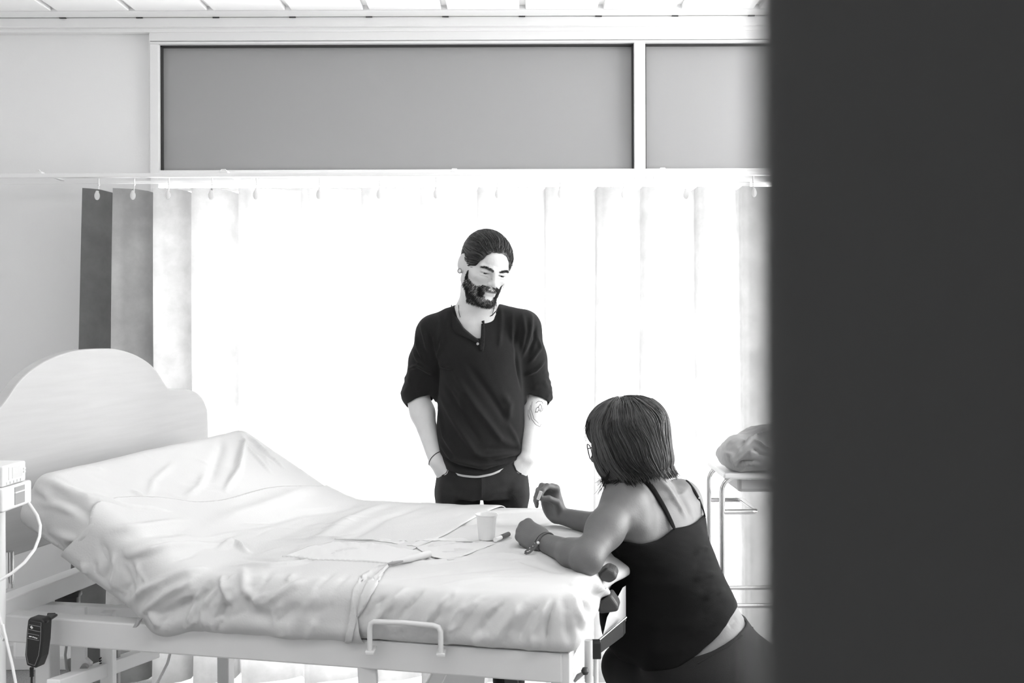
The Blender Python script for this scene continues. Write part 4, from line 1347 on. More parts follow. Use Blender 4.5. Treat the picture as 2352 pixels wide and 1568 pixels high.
def man_skin_fn(Pt):
    f = Field(Pt, 0.045)
    f.frame(MHR, MHC, MHS); head_solids(f); f.frame()
    nb = np.array(tuple(P(1096, 715, 3.475)))
    f.cone(MHC + MHR @ np.array((0, 0.030, -0.045)), nb, 0.056, 0.060, 0.025)
    f.cone(MHC + MHR @ np.array((0, 0.0, -0.075)), nb + np.array((0, -0.02, -0.01)), 0.042, 0.050, 0.02)
    for s in (sh_l, sh_r):
        f.cone(nb + np.array((0, 0.0, -0.015)), s + np.array((0, 0, 0.0)), 0.047, 0.038, 0.05)
    f.loft([(0.90, -0.10, 3.455, 0.125, 0.085), (1.0, -0.10, 3.455, 0.118, 0.08), (1.15, -0.10, 3.455, 0.122, 0.085), (1.30, -0.10, 3.455, 0.126, 0.093), (1.40, -0.105, 3.46, 0.118, 0.078), (1.44, -0.11, 3.465, 0.10, 0.06)], 0.03)
    # collar bones and breastbone hollow
    for s, e in ((-1, sh_l), (1, sh_r)):
        f.cone((nb[0] + s * 0.018, 3.400, 1.405), (e[0] - s * 0.06, e[1] - 0.030, e[2] + 0.015), 0.009, 0.006, 0.02)
    for (s, e, w_, sg) in ((sh_l, el_l, wr_l, -1), (sh_r, el_r, wr_r, 1)):
        f.cone(s + (e - s) * 0.1, e, 0.042, 0.035, 0.03)
        m = e + (w_ - e) * 0.28
        f.cone(e, m, 0.036, 0.0385, 0.02)
        f.cone(m, w_, 0.0375, 0.0245, 0.02)
        f.cone(e + (w_ - e) * 0.15 + np.array((sg * 0.010, -0.006, 0)), e + (w_ - e) * 0.5 + np.array((sg * 0.006, -0.008, 0)), 0.022, 0.014, 0.02)
        X = np.array((-sg * 0.50, 0.12, -0.86))
        Zb = np.array((sg * 0.62, -0.78, -0.2))
        hand_solids(f, w_ + X * 0.012, X, Zb, sg > 0, [(20, 25, 15)] * 4, [(0.045, 0.042, -0.016), (0.072, 0.048, -0.024), (0.095, 0.046, -0.03)], 0.98, 0.9)
    return f.d


sv, sf = grow(man_skin_fn, (-0.40, 3.20, 0.80), (0.20, 3.62, 1.73), 0.0021)
tone = np.ones(len(sv))
q = locals_(sv, MHR, MHC, MHS)
lip = np.exp(-((np.abs(q[:, 0]) / 0.021) ** 4)) * np.exp(-((q[:, 2] + 0.0625) / 0.0085) ** 4) * (q[:, 1] < -0.08)
tone *= 1 - 0.42 * lip
ll = np.exp(-((q[:, 2] + 0.0622) / 0.0028) ** 2) * (np.abs(q[:, 0]) < 0.022) * (q[:, 1] < -0.08)
tone *= 1 - 0.75 * ll
for s in (-1, 1):
    lid = np.exp(-((q[:, 0] - s * 0.0325) / 0.0135) ** 4 - ((q[:, 2] + 0.0028) / 0.0030) ** 2) * (q[:, 1] < -0.06)
    tone *= 1 - 0.85 * lid
scalp = np.clip((q[:, 2] - 0.055) / 0.02, 0, 1) * (q[:, 1] > -0.085)
beardm = np.clip(((-0.052 - 0.55 * np.clip(q[:, 1] + 0.03, -1, 0.0) * -0.4) - q[:, 2]) / 0.012, 0, 1) * (q[:, 2] > -0.125) * (q[:, 1] < 0.02)
man = np_mesh('person', sv, sf, M_SKIN)
tag(man, 'standing man in a dark long-sleeved shirt and jeans, hands in pockets, head bowed', 'person')
set_attr(man, 'tone', tone)
MB_SKIN = bvh_of(sv, sf)

# eyes: dark slits of the eyeballs under lowered lids
for s in (-1, 1):
    c = MHC + MHR @ (np.array((s * 0.0325, -0.0700, -0.001)) * MHS)
    ev = []; ef = []
    e = MB().lathe((0, 0, 0), [(0.0126 * math.sin(a), -0.0126 * math.cos(a)) for a in np.linspace(0.001, math.pi - 0.001, 14)], 20)
    e.v = [tuple(c + np.array(p) * 0.985) for p in e.v]
    eo = e.build('eye', M_EYE, man)
    d = MHR @ np.array((0.05, -0.95, -0.30)); d /= np.linalg.norm(d)
    MB().lathe(tuple(c + d * 0.0112), [(0.0, 0.0016), (0.004, 0.0012), (0.0062, 0.0)], 16, tuple(d)).build('iris', M_IRIS, eo)

# jeans
hipL, hipR = np.array((-0.180, 3.455, 0.84)), np.array((-0.024, 3.455, 0.84))


def jeans_fn(Pt):
    f = Field(Pt, 0.06)
    f.loft([(0.835, -0.101, 3.455, 0.147, 0.108), (0.88, -0.100, 3.455, 0.151, 0.112), (0.92, -0.10, 3.455, 0.148, 0.108), (0.97, -0.10, 3.455, 0.141, 0.100), (1.01, -0.10, 3.455, 0.138, 0.096)], 0.0)
    for h, s in ((hipL, -1), (hipR, 1)):
        kn_ = h + np.array((s * 0.005, -0.015, -0.38)); an = h + np.array((s * 0.012, 0.01, -0.77))
        f.cone(h + np.array((0, 0, 0.0)), kn_, 0.0735, 0.058, 0.012)
        f.cone(kn_, an, 0.058, 0.050, 0.02)
    for w_, s in ((wr_l, -1), (wr_r, 1)):
        f.ell((w_[0] - s * 0.034, 3.42, 0.845), (0.036, 0.056, 0.062), 0.025)   # hand in the pocket
    return f.d


jv, jf = grow(jeans_fn, (-0.36, 3.25, 0.0), (0.16, 3.62, 1.03), 0.005)
jv, jf = keep(jv, jf, lambda V: np.minimum(np.minimum(V[:, 2] - 0.045, 0.985 - V[:, 2]), np.maximum(np.abs(V[:, 0] + 0.10) - 0.0, -1) * 0 + 1))
jv = folds(jv, jf, [([(1105, 1095), (1105, 1150)], 0.004, 0.006), ([(1110, 1150), (1140, 1130), (1200, 1120)], 0.005, 0.010), ([(1100, 1152), (1060, 1140), (1010, 1130)], 0.005, 0.010),
                    ([(1115, 1160), (1160, 1150), (1205, 1145)], -0.004, 0.010), ([(1020, 1110), (1040, 1130), (1030, 1160)], 0.004, 0.010), ([(1190, 1105), (1175, 1130), (1190, 1160)], 0.004, 0.010)])
jv = jv + vnormals(jv, jf) * (0.0018 * wavy(jv, 61, 40, (1, 1, 0.7)))[:, None]
jeans = np_mesh('jeans', jv, jf, M_JEANS, man)
JB = bvh_of(jv, jf)
for pl in ([(1028, 1076), (1024, 1085), (1014, 1092), (998, 1095)], [(1178, 1066), (1184, 1080), (1196, 1088), (1213, 1092)]):
    pp = [p for p in (hit(JB, a, b)[0] for a, b in pl) if p is not None]
    if len(pp) > 2: MB().tube([p + Vector((0, -0.001, 0)) for p in pp], 0.0022, 6).build('pocket_hem', M_JEANS, jeans)
fl = [hit(JB, 1105, y)[0] for y in range(1094, 1150, 8)]
fl = [p for p in fl if p is not None]
if len(fl) > 2: MB().tube([p + Vector((0, -0.0005, 0)) for p in fl], 0.0016, 6).build('fly_seam', M_JEANS, jeans)
for h, s in ((hipL, -1), (hipR, 1)):
    def shoe_fn(Pt, h=h, s=s):
        f = Field(Pt, 0.05)
        x = h[0] + s * 0.014
        f.cone((x, 3.475, 0.05), (x + s * 0.01, 3.36, 0.035), 0.042, 0.036, 0.02).cone((x + s * 0.01, 3.36, 0.035), (x + s * 0.014, 3.285, 0.028), 0.040, 0.028, 0.02)
        f.cone((x, 3.47, 0.05), (x, 3.465, 0.11), 0.042, 0.040, 0.02)
        f.box((x, 3.4, -0.05), (0.3, 0.4, 0.052), 0.0, 0.0, sub=True)
        return f.d
    a, b = grow(shoe_fn, (h[0] - 0.12, 3.2, -0.02), (h[0] + 0.12, 3.58, 0.17), 0.006)
    np_mesh('shoe', a, b, M_BLACK, man)

# shirt
cufL = el_l + (wr_l - el_l) * 0.105; cufR = el_r + (wr_r - el_r) * 0.105


def shirt_fn(off=0.0):
    def fn(Pt):
        f = Field(Pt, 0.05)
        nb = np.array(tuple(P(1096, 718, 3.475)))
        f.loft([(0.88, -0.104, 3.452, 0.118, 0.118), (0.925, -0.106, 3.450, 0.128, 0.120), (0.97, -0.106, 3.448, 0.140, 0.122), (1.05, -0.105, 3.45, 0.146, 0.118), (1.15, -0.103, 3.452, 0.142, 0.114),
                (1.25, -0.104, 3.452, 0.144, 0.115), (1.32, -0.106, 3.452, 0.152, 0.112), (1.39, -0.108, 3.462, 0.140, 0.090), (1.435, -0.11, 3.470, 0.105, 0.062)], 0.0)
        for s in (sh_l, sh_r):
            f.cone(nb + np.array((0, 0.005, -0.010)), s + np.array((0, 0, 0.004)), 0.055, 0.056, 0.045)
        for (s, e, w_, c_) in ((sh_l, el_l, wr_l, cufL), (sh_r, el_r, wr_r, cufR)):
            f.cone(s, s + (e - s) * 0.45, 0.059, 0.056, 0.025)
            f.cone(s + (e - s) * 0.45, e, 0.056, 0.052, 0.02)
            f.cone(e, c_, 0.050, 0.040, 0.015)
            sg_ = -1 if s[0] < -0.1 else 1
            f.cone((-0.104 + sg_ * 0.146, 3.46, 1.32), (-0.104 + sg_ * 0.150, 3.465, 1.165), 0.026, 0.016, 0.03)
            # pushed-up sleeve rolls
            ax_ = (w_ - s) / np.linalg.norm(w_ - s)
            for i, (t, rr) in enumerate(((0.70, 0.010), (0.78, 0.0105), (0.86, 0.0105), (0.94, 0.0105), (1.02, 0.010))):
                p = s + (e - s) * t; r0 = 0.0475 - 0.004 * t
                sd = np.cross(ax_, (0, 1, 0)); sd /= np.linalg.norm(sd)
                fw = np.cross(sd, ax_)
                pts = [p + r0 * (sd * math.cos(a) + fw * math.sin(a)) + ax_ * 0.010 * math.sin(a + i * 1.9) for a in np.linspace(0, 2 * math.pi, 9)]
                for a, b in zip(pts[:-1], pts[1:]): f.cone(a, b, rr, rr, 0.005)
        return f.d - off
    return fn


HEM = [(980, 1064), (1005, 1074), (1030, 1083), (1060, 1089), (1095, 1091), (1130, 1085), (1165, 1072), (1195, 1054), (1215, 1046)]
hx = np.array([P(a, b, 3.35).x for a, b in HEM]); hz = np.array([P(a, b, 3.345).z for a, b in HEM])
NECKL = [P(a, b, 3.40) for a, b in ((1038, 680), (1041, 700), (1050, 728), (1066, 752), (1083, 766), (1097, 776), (1105, 776), (1106, 742), (1103, 733), (1128, 722), (1143, 705), (1148, 684))]
NX = np.array([(p.x, p.z) for p in NECKL])


def neck_g(V):
    """positive outside the neck opening (seen from the front) and below the collar line at the back"""
    x, z = V[:, 0], V[:, 2]
    # signed distance to polygon (open at the top)
    poly = np.concatenate([NX, [[NX[-1, 0] + 0.005, 1.60], [NX[0, 0] - 0.005, 1.60]]])
    d = np.full(len(V), 9.0); ins = np.zeros(len(V), bool)
    for i in range(len(poly)):
        a, b = poly[i], poly[(i + 1) % len(poly)]
        ab = b - a; t = np.clip(((x - a[0]) * ab[0] + (z - a[1]) * ab[1]) / (ab @ ab), 0, 1)
        d = np.minimum(d, np.hypot(x - a[0] - t * ab[0], z - a[1] - t * ab[1]))
        c = ((a[1] > z) != (b[1] > z)) & (x < (b[0] - a[0]) * (z - a[1]) / (b[1] - a[1] + 1e-12) + a[0])
        ins ^= c
    sd = np.where(ins, -d, d)
    front = V[:, 1] < 3.472
    top = np.hypot(x - (-0.112), (V[:, 1] - 3.475)) - 0.074       # round collar over the shoulders and back
    topg = np.maximum(top, 1.442 - z)
    return np.minimum(np.where(front, sd, 0.05), topg)


def shirt_g(V, hem=0.0):
    h = np.interp(V[:, 0], hx, hz) + np.clip(V[:, 1] - 3.40, 0, 1) * 0.08 - hem
    g = np.minimum(V[:, 2] - h, neck_g(V))
    for (s, e, w_, c_) in ((sh_l, el_l, wr_l, cufL), (sh_r, el_r, wr_r, cufR)):
        ax_ = (w_ - e) / np.linalg.norm(w_ - e)
        near = np.linalg.norm(V - c_, axis=1) < 0.085
        cut = -((V - c_) @ ax_) + 0.004 + 0.003 * wavy(V, 9, 60)
        ra = np.linalg.norm((V - c_) - ((V - c_) @ ax_)[:, None] * ax_, axis=1)
        g = np.where(near & (ra < 0.060) & (np.abs(V[:, 0] + 0.104) > 0.150), np.minimum(g, np.maximum(cut, -0.05)), g)
    return g


tv, tf = grow(shirt_fn(), (-0.42, 3.22, 0.84), (0.22, 3.64, 1.53), 0.0036)
tv, tf = keep(tv, tf, shirt_g)
SHF = [
    # drags from the right chest to the left hem, hem gathers and sleeve creases
    ([(1010, 910), (1040, 960), (1090, 1040), (1130, 1060)], 0.006, 0.014), ([(1040, 850), (1090, 930), (1150, 1010), (1195, 1030)], 0.006, 0.016),
    ([(1070, 830), (1120, 900), (1180, 990)], -0.005, 0.016), ([(1020, 880), (1060, 950), (1100, 1010)], -0.005, 0.014), ([(1005, 930), (1020, 1000), (1050, 1050)], 0.006, 0.012),
    ([(1010, 1020), (1040, 1055), (1100, 1070), (1160, 1062)], 0.008, 0.010), ([(1012, 1045), (1050, 1070), (1110, 1082), (1180, 1060)], -0.006, 0.007), ([(1100, 1050), (1150, 1045), (1195, 1038)], 0.008, 0.008),
    ([(1120, 1062), (1160, 1055), (1198, 1045)], -0.007, 0.006), ([(1110, 1030), (1150, 1030), (1195, 1030)], -0.004, 0.010), ([(1195, 1040), (1180, 1000), (1160, 960)], 0.004, 0.014),
    ([(1006, 835), (1020, 842), (1042, 846)], 0.006, 0.006), ([(1002, 820), (1012, 800), (1018, 770)], 0.005, 0.008), ([(1004, 826), (1004, 880), (1000, 930)], -0.006, 0.010),
    ([(1188, 740), (1180, 790), (1190, 850), (1196, 890)], -0.006, 0.010), ([(1178, 720), (1176, 770), (1186, 830)], 0.005, 0.010), ([(1200, 720), (1206, 760), (1196, 810)], 0.005, 0.010),
    ([(1222, 724), (1216, 770), (1200, 820)], 0.006, 0.009), ([(1230, 745), (1228, 780), (1210, 820)], -0.005, 0.010), ([(1236, 775), (1240, 800), (1215, 835)], 0.006, 0.009), ([(1250, 830), (1230, 850), (1205, 862)], 0.006, 0.009),
    ([(966, 740), (975, 770), (985, 810)], 0.005, 0.010), ([(955, 770), (962, 800), (975, 830)], 0.006, 0.010), ([(948, 800), (960, 825), (990, 850)], 0.006, 0.009), ([(985, 760), (992, 800), (1000, 830)], -0.005, 0.010),
    ([(936, 848), (960, 838), (998, 862)], 0.007, 0.008), ([(1000, 700), (1004, 740), (1000, 790)], 0.004, 0.010), ([(1030, 695), (1025, 740), (1030, 790)], 0.003, 0.010), ([(1150, 700), (1152, 740), (1145, 800)], 0.003, 0.010),
    ([(1150, 900), (1170, 930), (1165, 970)], 0.005, 0.018), ([(1040, 880), (1058, 900), (1062, 940)], 0.004, 0.016),
]
tv = folds(tv, tf, [(a, b * 1.6, w * 0.72) for a, b, w in SHF])
tv = tv + vnormals(tv, tf) * (0.0012 * wavy(tv, 71, 45, (1, 1, 0.6)))[:, None]
shirt = np_mesh('shirt', tv, tf, M_SHIRT, man)
solidify(shirt, 0.0028)
SB = bvh_of(tv, tf)
# neck trim, placket and the flap that has fallen open
v0, f0 = patch(SB, [(1103, 737), (1112, 733), (1114, 760), (1113, 790), (1110, 806), (1102, 806), (1101, 790), (1104, 776), (1106, 755)], 0.0035, 4)
solidify(np_mesh('placket', v0, f0, M_SHIRT, shirt), 0.0025, 1)
v0, f0 = patch(SB, [(1037, 700), (1041, 715), (1050, 735), (1066, 757), (1082, 771), (1099, 781), (1100, 788), (1086, 784), (1062, 772), (1048, 766), (1040, 752), (1038, 730)], 0.005, 4)
solidify(np_mesh('open_flap', v0, f0, M_SHIRT, shirt), 0.0025, 1)


def on_shirt(a, b, y=3.40):
    p, n_ = hit(SB, a, b)
    return p if p is not None else None


trim = []
for a, b in ((1041, 702), (1050, 730), (1066, 754), (1082, 768), (1098, 778)):
    p = on_shirt(a - 2, b + 2)
    if p is not None: trim.append(p + Vector((0.001, 0.001, 0.001)))
if len(trim) > 2: MB().tube(trim, 0.0028, 8).build('undershirt_neckline', M_BLACK, man)
trim = [p for p in (on_shirt(a, b) for a, b in ((1106, 736), (1115, 732), (1130, 724), (1145, 708), (1150, 692))) if p is not None]
if len(trim) > 2: MB().tube([p + Vector((0, -0.001, 0)) for p in trim], 0.0026, 8).build('collar_trim', M_SHIRT, shirt)
bp = on_shirt(1097, 789)
if bp is not None: MB().lathe(bp + Vector((0, -0.005, 0)), [(0.0, 0.0012), (0.004, 0.001), (0.0045, 0), (0.004, -0.002)], 14, (0, -1, 0.1)).build('button', M_GREYPL, shirt)
# white undershirt edge below the hem
uv_, uf_ = grow(shirt_fn(-0.009), (-0.30, 3.22, 0.84), (0.10, 3.64, 1.06), 0.005)
uv_, uf_ = keep(uv_, uf_, lambda V: np.minimum(V[:, 2] - (np.interp(V[:, 0], hx, hz) + np.clip(V[:, 1] - 3.40, 0, 1) * 0.08 - 0.0085), (np.interp(V[:, 0], hx, hz) + np.clip(V[:, 1] - 3.40, 0, 1) * 0.08 + 0.012) - V[:, 2]))
us = np_mesh('undershirt', uv_, uf_, M_SHEET, man); solidify(us, 0.0015)

# hair: swept back to a knot, over a cap of the skull
hl = MHR


def in_head(p): return MHC + MHR @ (np.array(p) * MHS)


def hairline_g(q):
    """positive where hair grows: above the brow line, behind the temples, in front of nothing else"""
    z = q[:, 2]; y = q[:, 1]; x = np.abs(q[:, 0])
    front = np.interp(x, [0, 0.012, 0.030, 0.045, 0.056, 0.064, 0.070], [0.0735, 0.0745, 0.069, 0.053, 0.030, 0.004, -0.012])
    side = np.interp(y, [-0.03, -0.014, -0.006, 0.004, 0.03, 0.045, 0.06, 0.12], [-0.014, -0.022, -0.010, 0.034, 0.040, 0.00, -0.04, -0.05])
    t = np.clip((y + 0.045) / 0.025, 0, 1)
    line = front * (1 - t) + side * t + 0.0025 * np.sin(q[:, 0] * 420)
    return z - line


def hair_cap(Pt):
    f = Field(Pt, 0.05)
    f.frame(MHR, MHC, MHS)
    f.ell((0, 0.016, 0.040), (0.0790, 0.098, 0.0845), 0.0)
    f.ell((0, -0.026, 0.034), (0.0665, 0.0615, 0.0655), 0.03)
    f.ell((0, 0.075, 0.0), (0.050, 0.040, 0.055), 0.03)
    f.ell((0, 0.122, 0.015), (0.026, 0.024, 0.026), 0.012)
    return f.d


hv_, hf_ = grow(hair_cap, MHC - 0.17, MHC + 0.17, 0.003)
hv_, hf_ = keep(hv_, hf_, lambda V: hairline_g(locals_(V, MHR, MHC, MHS)))
cap = np_mesh('hair', hv_, hf_, M_HAIR, man)


def flow_strands(seeds, fn, dirf, K, step, lift, seed=0, jitter=0.12, free=None, stop=None):
    """walk strands along a surface: direction field projected on the tangent plane"""
    r = np.random.default_rng(seed)
    p = seeds.copy(); lf = lift(len(p), r) if callable(lift) else np.full(len(p), lift)
    e = 0.002; out = []
    jit = r.normal(size=p.shape) * jitter
    prev = None
    for k in range(K):
        for _ in range(2):
            d0 = fn(p)
            g = np.stack([(fn(p + e * ax) - d0) / e for ax in np.eye(3)], 1)
            g /= np.maximum(np.linalg.norm(g, axis=1, keepdims=True), 1e-6)
            mv = (d0 - lf)
            if free is not None: mv = np.where(free(p), np.minimum(mv, 0), mv)
            p = p - g * mv[:, None]
        out.append(p.copy())
        d = dirf(p, k / max(1, K - 1)) + jit
        if prev is not None: d = d + prev * 0.6
        dt = d - g * (d * g).sum(1, keepdims=True)
        d = dt if free is None else np.where(free(p)[:, None], d - g * 0.10, dt)
        d /= np.maximum(np.linalg.norm(d, axis=1, keepdims=True), 1e-6)
        prev = d
        mv_ = step if stop is None else np.where(stop[0](p) > stop[1], step, 0.0008)[:, None]
        p = p + d * mv_
    return np.stack(out, 1)


N = vnormals(hv_, hf_)
qq = locals_(hv_, MHR, MHC, MHS)
seedm = np.nonzero((qq[:, 1] < 0.06) & (qq[:, 2] > -0.04))[0]
sd = hv_[RNG.choice(seedm, 2200)]
knot = in_head((0, 0.120, 0.012))


def man_dir(p, t):
    d = knot - p
    return d / np.maximum(np.linalg.norm(d, axis=1, keepdims=True), 1e-6) + MHR @ np.array((0, 0.3, 0.15)) + 0.22 * np.stack([np.sin(p[:, 2] * 90 + p[:, 1] * 60), np.zeros(len(p)), np.cos(p[:, 0] * 80)], 1)


pth = flow_strands(sd, hair_cap, man_dir, 12, 0.011, lambda n, r: r.uniform(0.0003, 0.0050, n), 3, 0.07)
V_, F_ = strands_mesh(pth, 0.0009, 0.0006)
hs_ = np_mesh('hair_strands', V_, F_, M_HIGHLIGHT, cap); hs_['kind'] = 'stuff'
set_attr(hs_, 'tone', np.repeat(RNG.uniform(0, 1, len(pth)) ** 3, 12 * 3))  # the few lighter strands imitate shine on the hair
# loose side lock hanging beyond the far cheek
MB().tube([in_head((0.076, -0.012, 0.028)), in_head((0.080, -0.02, 0.0)), in_head((0.074, -0.03, -0.035)), in_head((0.070, -0.035, -0.062))], [0.001, 0.0014, 0.0012, 0.0005], 6).build('loose_lock', M_HAIR, cap)

# beard, moustache, brows: short strands rooted on the skin
q = locals_(sv, MHR, MHC, MHS)
SN = vnormals(sv, sf)


def short_hair(name, mask, n, ln, dirl, m, seed, r0=0.0009, lift=0.35):
    ids = np.nonzero(mask)[0]
    if len(ids) == 0: return None
    r = np.random.default_rng(seed)
    w = r.choice(ids, n)
    root = sv[w] + r.normal(size=(n, 3)) * 0.0008
    d = dirl(q[w]) @ MHR.T
    d = d + SN[w] * lift + r.normal(size=(n, 3)) * 0.22
    d /= np.linalg.norm(d, axis=1, keepdims=True)
    L = ln * r.uniform(0.6, 1.2, n)[:, None]
    paths = np.stack([root - SN[w] * 0.001, root + d * L * 0.5, root + (d + dirl(q[w]) @ MHR.T * 0.35) * L], 1)
    V_, F_ = strands_mesh(paths, r0, r0 * 0.4)
    o = np_mesh(name, V_, F_, m, man)
    return o


ax_ = np.abs(q[:, 0])
# lower face: cheeks edge runs from the ear down to the mouth corner
edge = np.interp(q[:, 1], [-0.11, -0.09, -0.07, -0.045, -0.02, 0.0, 0.02], [-0.066, -0.064, -0.055, -0.050, -0.035, -0.012, -0.005])
bm_ = (q[:, 2] < edge) & (q[:, 2] > -0.13) & (q[:, 1] < 0.012) & (q[:, 1] > -0.13) & ~((ax_ < 0.021) & (q[:, 2] > -0.077) & (q[:, 1] < -0.07)) & (SN @ (MHR @ np.array((0, 0, -1.0))) < 0.93)
bare = (ax_ < 0.014) & (q[:, 2] > -0.088) & (q[:, 1] < -0.07)
bm_ &= ~bare
bm_ &= (q[:, 1] < -0.008) & (ax_ < 0.070)
out_d = lambda p: np.stack([p[:, 0] * 3, np.full(len(p), -0.25), np.full(len(p), -0.9)], 1)
bo = short_hair('beard', bm_, 6500, 0.0062, out_d, M_BEARD, 5, 0.00042)
mm_ = (q[:, 2] < -0.044) & (q[:, 2] > -0.0565) & (ax_ < 0.030) & (q[:, 1] < -0.075) & (q[:, 2] < -0.043 - 0.18 * np.clip(ax_ - 0.012, 0, 1))
mm_ |= (ax_ > 0.021) & (ax_ < 0.034) & (q[:, 2] < -0.050) & (q[:, 2] > -0.085) & (q[:, 1] < -0.06)
short_hair('moustache', mm_, 1300, 0.006, lambda p: np.stack([np.sign(p[:, 0]) * 0.8, np.full(len(p), -0.2), np.full(len(p), -0.7)], 1), M_BEARD, 6, 0.00045)
for s in (-1, 1):
    bl = 0.0165 + 0.25 * np.clip(s * q[:, 0] - 0.012, 0, 0.022) - 0.30 * np.clip(s * q[:, 0] - 0.036, 0, 1)
    wm_ = (s * q[:, 0] > 0.008) & (s * q[:, 0] < 0.050) & (np.abs(q[:, 2] - bl + 0.004) < 0.0040 - 0.05 * np.clip(s * q[:, 0] - 0.03, 0, 1)) & (q[:, 1] < -0.05)
    short_hair('eyebrow', wm_, 300, 0.006, lambda p, s=s: np.stack([np.full(len(p), s * 1.0), np.zeros(len(p)), np.full(len(p), 0.1)], 1), M_BEARD, 9 + s, 0.00038, 0.12)
    sk_ = (s * q[:, 0] > 0.05) & (ax_ < 0.0705) & (q[:, 1] > -0.026) & (q[:, 1] < -0.004) & (q[:, 2] < 0.016) & (q[:, 2] > -0.045)
    short_hair('sideburn', sk_, 420, 0.006, out_d, M_BEARD, 19 + s, 0.0004)

# ear tunnel, necklace, wrist cord
ec = in_head((-0.088, 0.002, -0.030))
MB().lathe(tuple(ec), [(0.0068, -0.003), (0.0082, -0.003), (0.0086, 0.0), (0.0082, 0.003), (0.0068, 0.003), (0.0062, 0.0), (0.0068, -0.003)], 20, tuple(MHR @ np.array((-0.75, -0.62, 0)))).lathe(tuple(ec), [(0.0, -0.0005), (0.0066, -0.0005)], 20, tuple(MHR @ np.array((-0.75, -0.62, 0)))).build('ear_tunnel', M_GREYPL, man)
MB().lathe(tuple(ec), [(0.0, 0.0030), (0.005, 0.0026), (0.0060, 0.0)], 20, tuple(MHR @ np.array((-0.75, -0.62, 0)))).build('ear_plug', M_PLAST, man)
for pl in ([(1053, 684), (1053, 700), (1054, 716), (1057, 728)], [(1139, 684), (1137, 698), (1134, 712), (1131, 720)]):
    pp = [p for p in (hit(MB_SKIN, a, b)[0] for a, b in pl) if p is not None]
    if len(pp) > 2: MB().tube([p + Vector((0, -0.003, 0)) for p in pp], 0.0009, 6).build('necklace', M_CORD, man)


def ring_around(c, axis, r0, r1, thick, name, m, parent, tilt=None, n=28, bv=None):
    """a band hugging a limb: rays from the axis find the skin"""
    axis = np.array(axis, float); axis /= np.linalg.norm(axis)
    u = np.cross(axis, (0, 0, 1.0)); u /= np.linalg.norm(u); v = np.cross(axis, u)
    pts = []
    for k in range(n):
        a = 2 * math.pi * k / n
        d = u * math.cos(a) + v * math.sin(a)
        sh = axis * (tilt * math.sin(a + 0.6) if tilt else 0)
        o = np.array(c) + sh + d * 0.09
        loc, _, _, _ = bv.ray_cast(Vector(o), Vector(-d), 0.09)
        pts.append((Vector(c) + Vector(sh) + Vector(d) * r0) if loc is None else loc + Vector(d) * thick * 0.6)
    MB().tube(pts, thick, 8, closed=True).build(name, m, parent)
    return pts


wc = wr_l + (el_l - wr_l) * 0.03
ring_around(wc, wr_l - el_l, 0.027, 0, 0.0014, 'wrist_cord', M_CORD, man, 0.012, bv=MB_SKIN)

# tattoo on the forearm: thin inked lines lying on the skin
ink = MB()
for pl in ([(1218, 930), (1216, 945), (1220, 962), (1230, 975), (1239, 980), (1242, 974)], [(1222, 922), (1219, 940), (1226, 962), (1236, 972)], [(1229, 948), (1231, 938), (1236, 934), (1238, 940), (1233, 947), (1229, 944)],
           [(1235, 936), (1240, 928), (1244, 934), (1240, 944), (1236, 941)], [(1230, 926), (1236, 921), (1244, 922), (1246, 927)], [(1213, 940), (1212, 952), (1216, 964)], [(1240, 946), (1245, 942), (1246, 936)]):
    pp = polyhits(MB_SKIN, pl, 3)
    if len(pp) > 2: ink.tube([p + Vector((0, -0.0002, 0)) for p in pp], 0.0008, 5)
if ink.v: ink.build('tattoo', M_INK, man)

# ------------------------------------------------------------------ the seated woman
WL = np.array((-0.62, -0.785)); WF = np.array((-0.785, 0.62))           # her left, her front (plan)
WSEC = [  # z, cx, cy, half width, half depth
    (0.36, 0.545, 2.700, 0.150, 0.135), (0.42, 0.540, 2.700, 0.180, 0.165), (0.48, 0.525, 2.700, 0.188, 0.172), (0.53, 0.505, 2.700, 0.182, 0.168), (0.58, 0.478, 2.715, 0.165, 0.160), (0.64, 0.452, 2.735, 0.142, 0.150),
    (0.70, 0.428, 2.752, 0.134, 0.142), (0.755, 0.408, 2.765, 0.142, 0.130), (0.81, 0.398, 2.780, 0.150, 0.112), (0.86, 0.392, 2.790, 0.150, 0.094), (0.91, 0.390, 2.797, 0.145, 0.076), (0.945, 0.386, 2.800, 0.110, 0.058)]
_ws = np.array(WSEC)
w_sl = np.array(tuple(P(1428, 1152, 2.66))); w_sr = np.array(tuple(P(1562, 1146, 2.91)))
w_el = np.array((0.176, 2.475, 0.848)); w_er = np.array((0.285, 2.83, 0.845))
w_wl = np.array(tuple(P(1240, 1243, 2.65))); w_wr = np.array(tuple(P(1279, 1183, 2.98)))
WHC = np.array(tuple(P(1438, 1014, 2.715)))
WHR = euler_R(('Z', -118), ('X', 14), ('Y', 0))
WHS = 0.93
WNB = np.array(tuple(P(1492, 1128, 2.775)))
HLX = np.array(tuple(P(1176, 1200, 2.74))) - w_wl
HLZ = np.array((-0.15, -0.80, 0.58))
HRX = np.array((-0.30, -0.05, 0.95)); HRZ = np.array((0.62, 0.70, 0.25))
hands = {}


